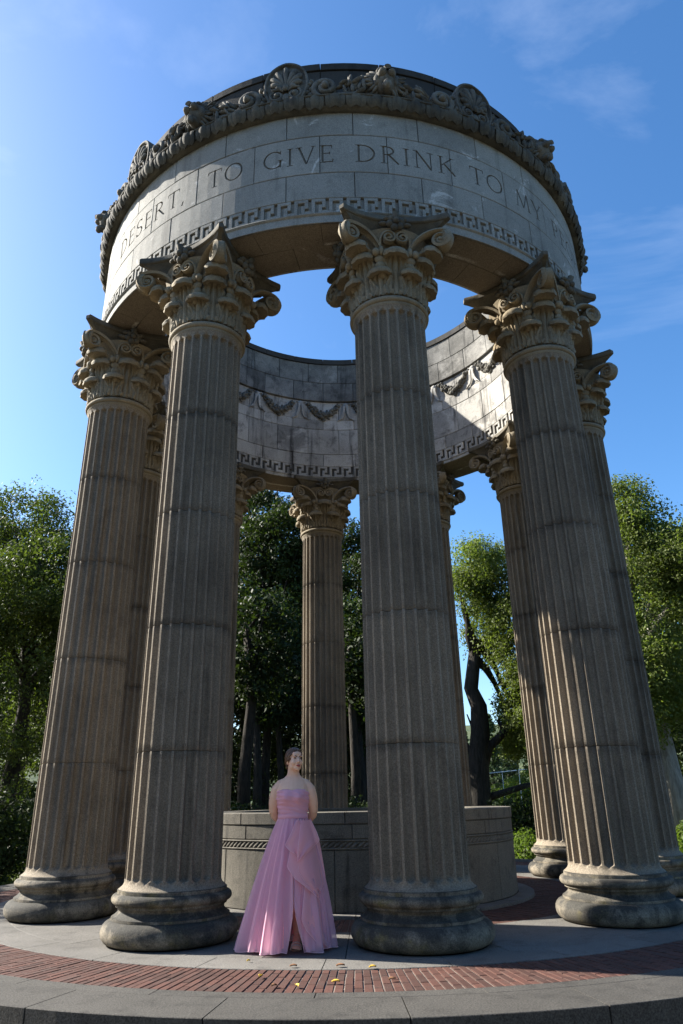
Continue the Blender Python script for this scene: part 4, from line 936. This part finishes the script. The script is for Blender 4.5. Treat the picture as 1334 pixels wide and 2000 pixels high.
# body: closed volumes fused into one continuous skin
bd = MB()
tor = [(0.78, 0, 0.0, .17, .12), (0.92, 0, 0.0, .185, .125), (1.02, 0, 0, .16, .11), (1.10, 0, 0, .132, .098), (1.18, 0, 0, .142, .105), (1.26, 0, -.012, .155, .122), (1.32, 0, -.008, .158, .115), (1.375, 0, 0.005, .150, .092), (1.415, 0, 0.012, .125, .076), (1.447, 0, 0.014, .088, .064), (1.472, 0, 0.012, .064, .058), (1.50, 0, 0.008, .056, .056), (1.56, 0.004, -0.002, .053, .056), (1.60, 0.006, -0.004, .05, .055)]
bd.tube([(x, y, z) for z, x, y, a, b in tor], [(a, b) for z, x, y, a, b in tor], 24, (0, 1, 0))
for s in (-1, 1):
    bd.tube([(s * .06, .01, 1.415), (s * .12, .012, 1.385), (s * .160, .012, 1.335), (s * .178, .016, 1.275), (s * .188, .03, 1.21), (s * .193, .05, 1.15), (s * .183, .085, 1.105), (s * .150, .13, 1.07), (s * .10, .165, 1.03), (s * .06, .18, 1.01)], [.038, .050, .055, .054, .051, .044, .041, .037, .029, .025], 14, (0, 1, 0))
    bd.tube([(s * .06, .18, 1.01), (s * .03, .187, .99), (s * .0, .19, .975)], [(.03, .018), (.04, .02), (.036, .016)], 12, (0, 1, 0))
    for k in range(4): bd.tube([(s * (.005), .195 + .004 * s, .995 - .018 * k), (-s * .035, .20 + .006 * s, .985 - .019 * k), (-s * .06 + s * .006 * k, .195 + .006 * s, .968 - .018 * k)], [.010, .009, .0075], 8)
    bd.tube([(s * .04, .17, 1.0), (s * .01, .165, 1.02), (-s * .02, .168, 1.025)], [.012, .011, .009], 8)
    bd.ball((s * .03, -.008, 1.43), (.05, .05, .03));
    lx = .045 if s > 0 else -.12
    bd.tube([(s * .085, 0, .86), (s * .088, -.005, .68), (s * .07 + lx * .1, -.012, .49), (lx * .95, .005, .34), (lx, .0, .12), (lx, -.005, .085)], [.085, .077, .054, .05, .034, .034], 14, (0, 1, 0))
    bd.tube([(lx, .02, .095), (lx, -.03, .085), (lx, -.085, .055), (lx + .002, -.14, .034), (lx + .004, -.165, .028)], [(.03, .03), (.034, .03), (.038, .022), (.042, .015), (.034, .012)], 12)
    for k in range(5): bd.tube([(lx + (-.03 + .014 * k) * s * -1, -.155, .028), (lx + (-.033 + .0155 * k) * s * -1, -.19 + .006 * k, .02)], [.0095 - .001 * k + .002 * (k == 0), .0085 - .001 * k + .002 * (k == 0)], 8)
HC = Vector((0.012, -0.012, 1.612)); HM = Matrix.Translation(HC) @ Matrix.Rotation(R(29), 4, 'Z') @ Matrix.Rotation(R(-4), 4, 'X')
hd = MB()
hd.ball((0, .018, .035), (.073, .09, .078), 20, 14); hd.ball((0, -.018, -.025), (.060, .072, .082), 20, 14); hd.ball((0, -.052, -.082), (.036, .034, .026), 14, 10); hd.ball((0, -.070, -.094), (.02, .017, .015), 10, 8)
for s in (-1, 1):
    hd.ball((s * .033, -.055, -.032), (.026, .03, .03), 12, 9); hd.ball((s * .044, -.012, -.065), (.018, .035, .03), 12, 9)
    hd.ball((s * .030, -.074, .024), (.024, .014, .008), 10, 8); hd.ball((s * .071, .016, -.012), (.009, .019, .03), 10, 8); hd.ball((s * .070, .014, -.036), (.008, .011, .012), 8, 6); hd.ball((s * .011, -.089, -.034), (.008, .009, .007), 8, 6)
hd.ball((0, -.055, .045), (.05, .03, .03), 14, 10)
hd.tube([(0, -.082, .012), (0, -.090, -.008), (0, -.100, -.028), (0, -.094, -.038)], [.008, .0095, .012, .009], 10)
hd.ball((0, -.083, -.062), (.022, .012, .012), 10, 8)
hd.tube([(0, .02, -.05), (0, .01, -.11)], [.05, .05], 14)
hd.xf(HM); bd.add(hd.v, hd.f)
def fuse(mb, voxel, smooth_it, mat, name):
    o = bpy.data.objects.new('tmp', mb.me('tmp')); col.objects.link(o); md = o.modifiers.new('r', 'REMESH'); md.mode = 'VOXEL'; md.voxel_size = voxel; md.use_smooth_shade = True
    sm_ = o.modifiers.new('s', 'SMOOTH'); sm_.factor = 0.5; sm_.iterations = smooth_it; dg = deps(); dg.update(); me = bpy.data.meshes.new_from_object(o.evaluated_get(dg)); bpy.data.objects.remove(o); me.name = name; me.materials.clear(); me.materials.append(mat); return me
link('body', fuse(bd, 0.0048, 3, M_skin, 'body'), person)
# face
M_white = plain('eye_white', (0.36, 0.33, 0.31), 0.3, 0.02); M_iris = plain('dark_iris', (0.035, 0.03, 0.025), 0.15, 0.05); M_lip = plain('red_lip', (0.42, 0.085, 0.075), 0.35, 0.05); M_brow = plain('brown_brow', (0.09, 0.045, 0.025), 0.7, 0.1)
for s in (-1, 1):
    e = link('eye', MB().ball((s * .030, -.0745, .004), (.0125, .008, .0055), 12, 8).xf(HM).me('eye', M_white, True), person)
    link('iris', MB().ball((s * .030 + .003, -.080, .0052), (.0072, .0035, .0064), 10, 8).xf(HM).me('iris', M_iris, True), e)
    link('eyelid', MB().tube([(s * .030 - .0145, -.0745, .003), (s * .030 - .006, -.0825, .0095), (s * .030 + .006, -.0825, .0095), (s * .030 + .0145, -.0745, .003)], [.0015, .0026, .0026, .0015], 6).xf(HM).me('eyelid', M_brow, True), e)
    link('eyebrow', MB().tube([(s * .012, -.086, .021), (s * .03, -.085, .0275), (s * .047, -.074, .022)], [(.0028, .0038), (.0028, .0042), (.0012, .002)], 6).xf(HM).me('eyebrow', M_brow, True), person)
    link('nostril', MB().ball((s * .0065, -.0965, -.0405), (.0028, .003, .002), 6, 5).xf(HM).me('nostril', M_brow), person)
lp = MB(); lp.tube([(-.0215, -.084, -.0625), (-.010, -.0945, -.0585), (0, -.096, -.0602), (.010, -.0945, -.0585), (.0215, -.084, -.0625)], [(.001, .001), (.004, .0045), (.0045, .0045), (.004, .0045), (.001, .001)], 8); lp.tube([(-.0205, -.084, -.0635), (-.009, -.0935, -.0685), (0, -.095, -.0695), (.009, -.0935, -.0685), (.0205, -.084, -.0635)], [(.001, .001), (.0045, .005), (.005, .0055), (.0045, .005), (.001, .001)], 8)
link('lips', lp.xf(HM).me('lips', M_lip, True), person)
# hair: swept back from a side parting into a low bun
hr = MB(); NU, NV = 48, 30; v = []; f = []; keep = {}
for j in range(NV + 1):
    th = math.pi * j / NV
    for i in range(NU):
        a = 2 * math.pi * i / NU; d = Vector((math.sin(th) * math.cos(a), math.sin(th) * math.sin(a), math.cos(th)))
        rip = 1 + 0.022 * math.sin(a * 13 + th * 6) * math.sin(th) + 0.012 * math.sin(a * 29 - th * 9); v.append(Vector((d.x * .081 * rip, .020 + d.y * .100 * rip, .030 + d.z * .087 * rip)))
def hair_ok(p_):
    line = .066 - 1.1 * (abs(p_.x) / .08) ** 2 * .055                         # hairline height over the brow, dropping to the temples
    if p_.y < -.035: return p_.z > line
    if p_.y < .012: return p_.z > line - .03 - (p_.y + .035) * 0.9
    return p_.z > -.055 + max(0, .05 - p_.y) * 0.6
for j in range(NV):
    for i in range(NU):
        q = (j * NU + i, (j + 1) * NU + i, (j + 1) * NU + (i + 1) % NU, j * NU + (i + 1) % NU)
        c = sum((v[k] for k in q), Vector()) / 4
        if hair_ok(c): f.append(q)
hr.add(v, f); n0 = len(hr.v)
for k in range(9): a = k / 9 * 6.28; hr.ball((.022 * math.cos(a), .108, -.045 + .022 * math.sin(a)), (.026, .024, .026), 8, 6)
hr.ball((0, .115, -.045), (.034, .032, .034), 10, 8)
for s in (-1, 1):
    for k in range(5): hr.tube([(s * (.020 + .012 * k), -.064 + .008 * k, .083 - .006 * k), (s * (.066 + .003 * k), -.020 + .010 * k, .060 - .012 * k), (s * .078, .035, .010 - .010 * k), (s * .045, .095, -.035)], [.008, .010, .010, .006], 6)
    hr.tube([(s * .066, -.018, .012), (s * .073, .0, -.004), (s * .074, .03, -.03)], [.006, .008, .006], 6)
hme = hr.xf(HM).me('hair', M_hair, True)
ho = link('hair', hme, person); md = ho.modifiers.new('thick', 'SOLIDIFY'); md.thickness = 0.004; md.offset = 0
# gown
gown = link('gown', None, person)
def front_r(th): return th
def bodice():
    NT, NZ = 96, 30; grid = []
    for j in range(NZ + 1):
        t = j / NZ; row = []
        for i in range(NT + 1):
            th = 2 * math.pi * i / NT; fx, fy = math.cos(th), math.sin(th); front = max(0, -fy)
            ztop = 1.312 + 0.030 * front ** 0.6 - 0.012 * math.exp(-(fx / 0.18) ** 2) * front; z = 1.085 + (ztop - 1.085) * t
            k = np.interp(z, [1.085, 1.10, 1.18, 1.26, 1.30, 1.345], [0, 1, 2, 3, 4, 5]); ax = np.interp(k, range(6), [.142, .139, .150, .163, .163, .157]); ay = np.interp(k, range(6), [.108, .106, .116, .133, .131, .117])
            bust = 0.034 * math.exp(-((z - 1.265) / 0.05) ** 2) * (math.exp(-((fx - .42) / .3) ** 2) + math.exp(-((fx + .42) / .3) ** 2)) * (front > 0.1)
            ruche = 0.0034 * math.sin(z * 170 + 2.2 * math.sin(th * 2 + 1) + fx * 6.5) + 0.0026 * math.sin(z * 290 - fx * 9 + th * 2) + 0.002 * math.sin(z * 90 + fx * 11)
            rr = 1 + (ruche * (1 if t < 0.97 else 0.3)) / 0.15
            row.append(Vector((ax * fx * rr, ay * fy * rr - bust, z)))
        grid.append(row)
    return MB().shell(grid, 0.004).me('bodice', M_bod, True)
link('bodice', bodice(), gown)
sb = []
for j in range(7):
    t = j / 6; sb.append([Vector(((.143 + .004 * math.sin(t * 3.14)) * math.cos(a), (.109 + .004 * math.sin(t * 3.14)) * math.sin(a), 1.078 + .042 * t + .004 * math.sin(a * 3))) for a in [2 * math.pi * i / 72 for i in range(73)]])
link('waistband', MB().shell(sb, 0.003).me('waistband', M_bod, True), gown)
def skirt_r(th, z, grow=1.0, seed=0.0, fold=1.0, hem=0.0):
    """skirt radius at angle th (front = -90 deg) and height z; wider to the left, folds deepen towards the hem"""
    q = max(0.0, min(1.0, (1.09 - z) / 1.08)); fx, fy = math.cos(th), math.sin(th)
    ex = (0.50 if fx < 0 else 0.375); ey = 0.40 if fy < 0 else 0.36
    s_ = q ** 0.86; ax = .140 + (ex - .140) * s_ + .05 * math.sin(q * math.pi) * (0.55 if fx > 0 else 0.15); ay = .106 + (ey - .106) * s_ + .02 * math.sin(q * math.pi)
    w = math.sin(th * 9 + 1.2 * math.sin(th * 2 + seed) + seed) + 0.55 * math.sin(th * 16 + 2.3 * math.sin(th * 3) + seed * 2.1) + 0.3 * math.sin(th * 29 + seed * 3)
    w = math.copysign(abs(w) ** 0.8, w); amp = (0.003 + 0.034 * q ** 1.2) * fold
    r = 1 / math.sqrt((fx / ax) ** 2 + (fy / ay) ** 2); return (r * grow + amp * w)
def skirt(name, grow, seed, fold, ztop, zb, mat, a0, a1, NT=220, NZ=44, th=0.0, wob=0.01):
    grid = []
    for j in range(NZ + 1):
        t = j / NZ; row = []
        for i in range(NT + 1):
            u = i / NT; e0 = a0(t) if callable(a0) else a0; e1 = a1(t) if callable(a1) else a1; an = e0 + (e1 - e0) * u; hem = zb + wob * (1 + math.sin(an * 7 + seed) * math.sin(an * 3))
            z = ztop + (hem - ztop) * t; r = skirt_r(an, z, grow, seed, fold); row.append(Vector((r * math.cos(an), r * math.sin(an), z)))
        grid.append(row)
    v = [q for r_ in grid for q in r_]; n = NT + 1; f = [(j * n + i, (j + 1) * n + i, (j + 1) * n + i + 1, j * n + i + 1) for j in range(NZ) for i in range(NT)]
    return mesh(name, v, f, mat, True), grid
D_ = math.radians
# opening of the wrap at the front: its edge swings from the waist to the left as it falls
slit = lambda t: D_(-84) if t < 0.66 else D_(-84 - 9 * ((t - 0.66) / 0.34) ** 1.3)
slit2 = lambda t: D_(-83) if t < 0.66 else D_(-83 + 15 * ((t - 0.66) / 0.34) ** 1.2)
me, _ = skirt('lining', 0.86, 0.7, 0.55, 1.088, 0.035, M_lining, lambda t: slit2(t) + (D_(4) if t > .5 else 0), lambda t: slit(t) + 2 * math.pi - (D_(4) if t > .5 else 0)); link('lining', me, gown)
me, g1 = skirt('overskirt', 0.97, 2.1, 1.0, 1.090, 0.006, M_org, slit2, lambda t: slit(t) + 2 * math.pi); link('overskirt', me, gown)
me, g2 = skirt('overskirt', 0.915, 5.3, 1.0, 1.089, 0.018, M_org, lambda t: slit2(t) + D_(1), lambda t: slit(t) + 2 * math.pi - D_(1)); link('overskirt', me, gown)
hm = MB(); hm.tube([q + Vector((0, 0, 0.001)) for q in g1[-1]], 0.0028, 5); hm.tube([r_[0] for r_ in g1[32:]], 0.0018, 5); hm.tube([r_[-1] for r_ in g1[32:]], 0.0018, 5); link('hem_thread', hm.me('hem_thread', M_hem, True), gown)
# cascade of folds falling from the knot at the waist (points read off the picture, laid on the skirt's front)
def gp(cx, cy, off):
    """point of the gown seen at crop pixel (cx, cy), lying off metres in front of the skirt"""
    px, py = 420 + cx / 3.924, 1420 + cy / 3.924; d = pix_dir(px, py); y = PY - 0.3
    for _ in range(14):
        t = (y - CAM.y) / d.y; P = CAM + d * t; x, z = P.x - PX, P.z
        best = None
        lo, hi = D_(-178), D_(-2)
        for _k in range(26):
            mid_ = (lo + hi) / 2
            if skirt_r(mid_, z, 0.97, 2.1, 0.0) * math.cos(mid_) < x: lo = mid_
            else: hi = mid_
        rr = skirt_r(lo, z, 0.97, 2.1, 0.0); y = PY + rr * math.sin(lo) - off
    return Vector((P.x - PX, y - PY, z))
def panel(name, left, right, off, nu=12, nv=30, waves=2.0, amp=0.014, mat=None, hemline=(True, False, True)):
    """cloth between two edge polylines given in crop pixels"""
    def samp(pl, t):
        seg = [math.hypot(pl[i + 1][0] - pl[i][0], pl[i + 1][1] - pl[i][1]) for i in range(len(pl) - 1)]; s = t * sum(seg)
        for i, l in enumerate(seg):
            if s <= l or i == len(seg) - 1: k = min(1, s / max(l, 1e-6)); return (pl[i][0] + (pl[i + 1][0] - pl[i][0]) * k, pl[i][1] + (pl[i + 1][1] - pl[i][1]) * k)
            s -= l
    grid = []
    for j in range(nv + 1):
        t = j / nv; a, b = samp(left, t), samp(right, t); row = []
        for i in range(nu + 1):
            u = i / nu; c = (a[0] + (b[0] - a[0]) * u, a[1] + (b[1] - a[1]) * u); w = amp * (0.25 + t) * math.sin(u * math.pi * 2 * waves + t * 2.5); row.append(gp(c[0], c[1], off + w + 0.012 * math.sin(t * math.pi)))
        grid.append(row)
    v = [q for r_ in grid for q in r_]; n = nu + 1; f = [(j * n + i, (j + 1) * n + i, (j + 1) * n + i + 1, j * n + i + 1) for j in range(nv) for i in range(nu)]
    o = link(name, mesh(name, v, f, mat or M_drape, True), gown); hb = MB()
    if hemline[0]: hb.tube([r_[0] for r_ in grid], 0.0022, 5)
    if hemline[1]: hb.tube([r_[-1] for r_ in grid], 0.0022, 5)
    if hemline[2]: hb.tube(grid[-1], 0.0022, 5)
    link('hem_thread', hb.me('hem_thread', M_hem, True), o)
panel('drape', [(690, 735), (660, 900), (635, 1100), (690, 1190), (770, 1240), (800, 1262)], [(740, 735), (800, 880), (830, 1050), (845, 1150), (825, 1220), (802, 1268)], 0.018, amp=0.010)
panel('drape', [(640, 720), (590, 830), (575, 960), (552, 1072), (610, 1160), (690, 1222), (770, 1290), (798, 1318)], [(690, 720), (680, 830), (690, 960), (720, 1090), (745, 1170), (775, 1225), (795, 1285), (800, 1325)], 0.034, amp=0.010, waves=1.2)
panel('drape', [(622, 716), (585, 810), (537, 905), (575, 950), (620, 975)], [(672, 716), (668, 810), (660, 900), (650, 960), (635, 1000)], 0.05, amp=0.012, waves=1.0)
panel('drape', [(660, 716), (650, 800), (635, 930), (633, 1034)], [(735, 716), (775, 800), (800, 868), (640, 1034)], 0.064, amp=0.012, waves=1.3, hemline=(True, True, False))
panel('drape', [(690, 1215), (676, 1340), (664, 1480), (700, 1560), (770, 1640), (830, 1700)], [(800, 1325), (805, 1400), (812, 1480), (822, 1560), (845, 1640), (890, 1690)], 0.008, amp=0.014, waves=1.4)
kn = MB()
for k in range(6): kn.tube([gp(640 + 18 * k, 706, 0.02), gp(636 + 19 * k, 722, 0.045), gp(630 + 21 * k, 742, 0.05)], [.006, .011, .008], 7)
link('knot', kn.me('knot', M_drape, True), gown)
# sandals: sole, heel, straps
M_sole = plain('tan_sandal', (0.22, 0.12, 0.08), 0.5); M_strap = plain('silver_strap', (0.55, 0.5, 0.45), 0.25, 0.1, 300)
for lx in (.045, -.12):
    s = link('sandal', MB().tube([(lx, .035, .055), (lx, -.02, .05), (lx, -.08, .024), (lx, -.15, .009), (lx + .003, -.195, .008)], [(.028, .006), (.028, .006), (.036, .006), (.045, .006), (.03, .006)], 10).me('sandal', M_sole, True), person)
    link('heel', MB().tube([(lx, .03, .055), (lx, .035, .001)], [.02, .011], 8).me('heel', M_sole, True), s)
    for y, z, w_ in ((-.15, .014, .044), (-.115, .03, .042)):
        st = MB(); pts = [(lx + w_ * 1.05 * math.cos(a), y, z + .034 * math.sin(a)) for a in [math.pi * k / 10 for k in range(11)]]; st.tube(pts, .005, 6)
        for q in pts: st.ball(q, .0072, 6, 5)
        link('strap', st.me('strap', M_strap, True), s)
    link('strap', MB().tube([(lx + .039 * math.cos(a), .0 + .045 * math.sin(a), .105 + .004 * math.sin(a)) for a in [2 * math.pi * k / 16 for k in range(17)]], .0045, 6).me('strap', M_strap, True), s)
# ------------------------------------------------------------------ fallen leaves on the paving
M_yl = plain('yellow_leaf', (0.55, 0.36, 0.05), 0.6, 0.2); M_bl = plain('brown_leaf', (0.2, 0.1, 0.05), 0.7, 0.2)
def fleaf(px, py, s, mat, rz, label):
    q = on_ground(px, py, 0.0); g = []
    for j in range(7):
        t = j / 6; w_ = s * 0.32 * math.sin(math.pi * min(0.97, t * 0.94 + 0.05)); g.append([Vector((s * (t - 0.5), u * w_, 0.005 + 0.010 * u * u + 0.006 * math.sin(t * 3))) for u in (1, 0.5, 0, -0.5, -1)])
    link('fallen_leaf', MB().shell(g, 0.0012).me('fallen_leaf', mat, True), None, (q.x, q.y, 0.004), rz, label, 'leaf', 'fallen leaves on the paving', 'thing')
for a_ in ((728, 1892, .06, M_yl, .3, 'yellow leaf on the pale strip right of the gown'), (656, 1921, .06, M_yl, .1, 'yellow leaf lying on the bricks before the woman'), (509, 1910, .05, M_yl, 1.2, 'yellow leaf on the bricks in front of the skirt hem'), (665, 1889, .07, M_bl, .2, 'brown leaf on the pale strip before the woman'), (580, 1929, .05, M_yl, 2.0, 'tiny yellow leaf near the outer edge of the bricks'), (535, 1929, .05, M_bl, .8, 'brown leaf near the outer edge of the bricks'), (766, 1916, .06, M_bl, .5, 'brown leaf on the bricks before the mossy column'), (485, 1880, .03, M_yl, .5, 'pale speck of leaf on the strip left of the skirt hem'), (573, 1890, .06, M_bl, 0.1, 'dark curled leaf on the strip below the skirt hem')): fleaf(*a_)
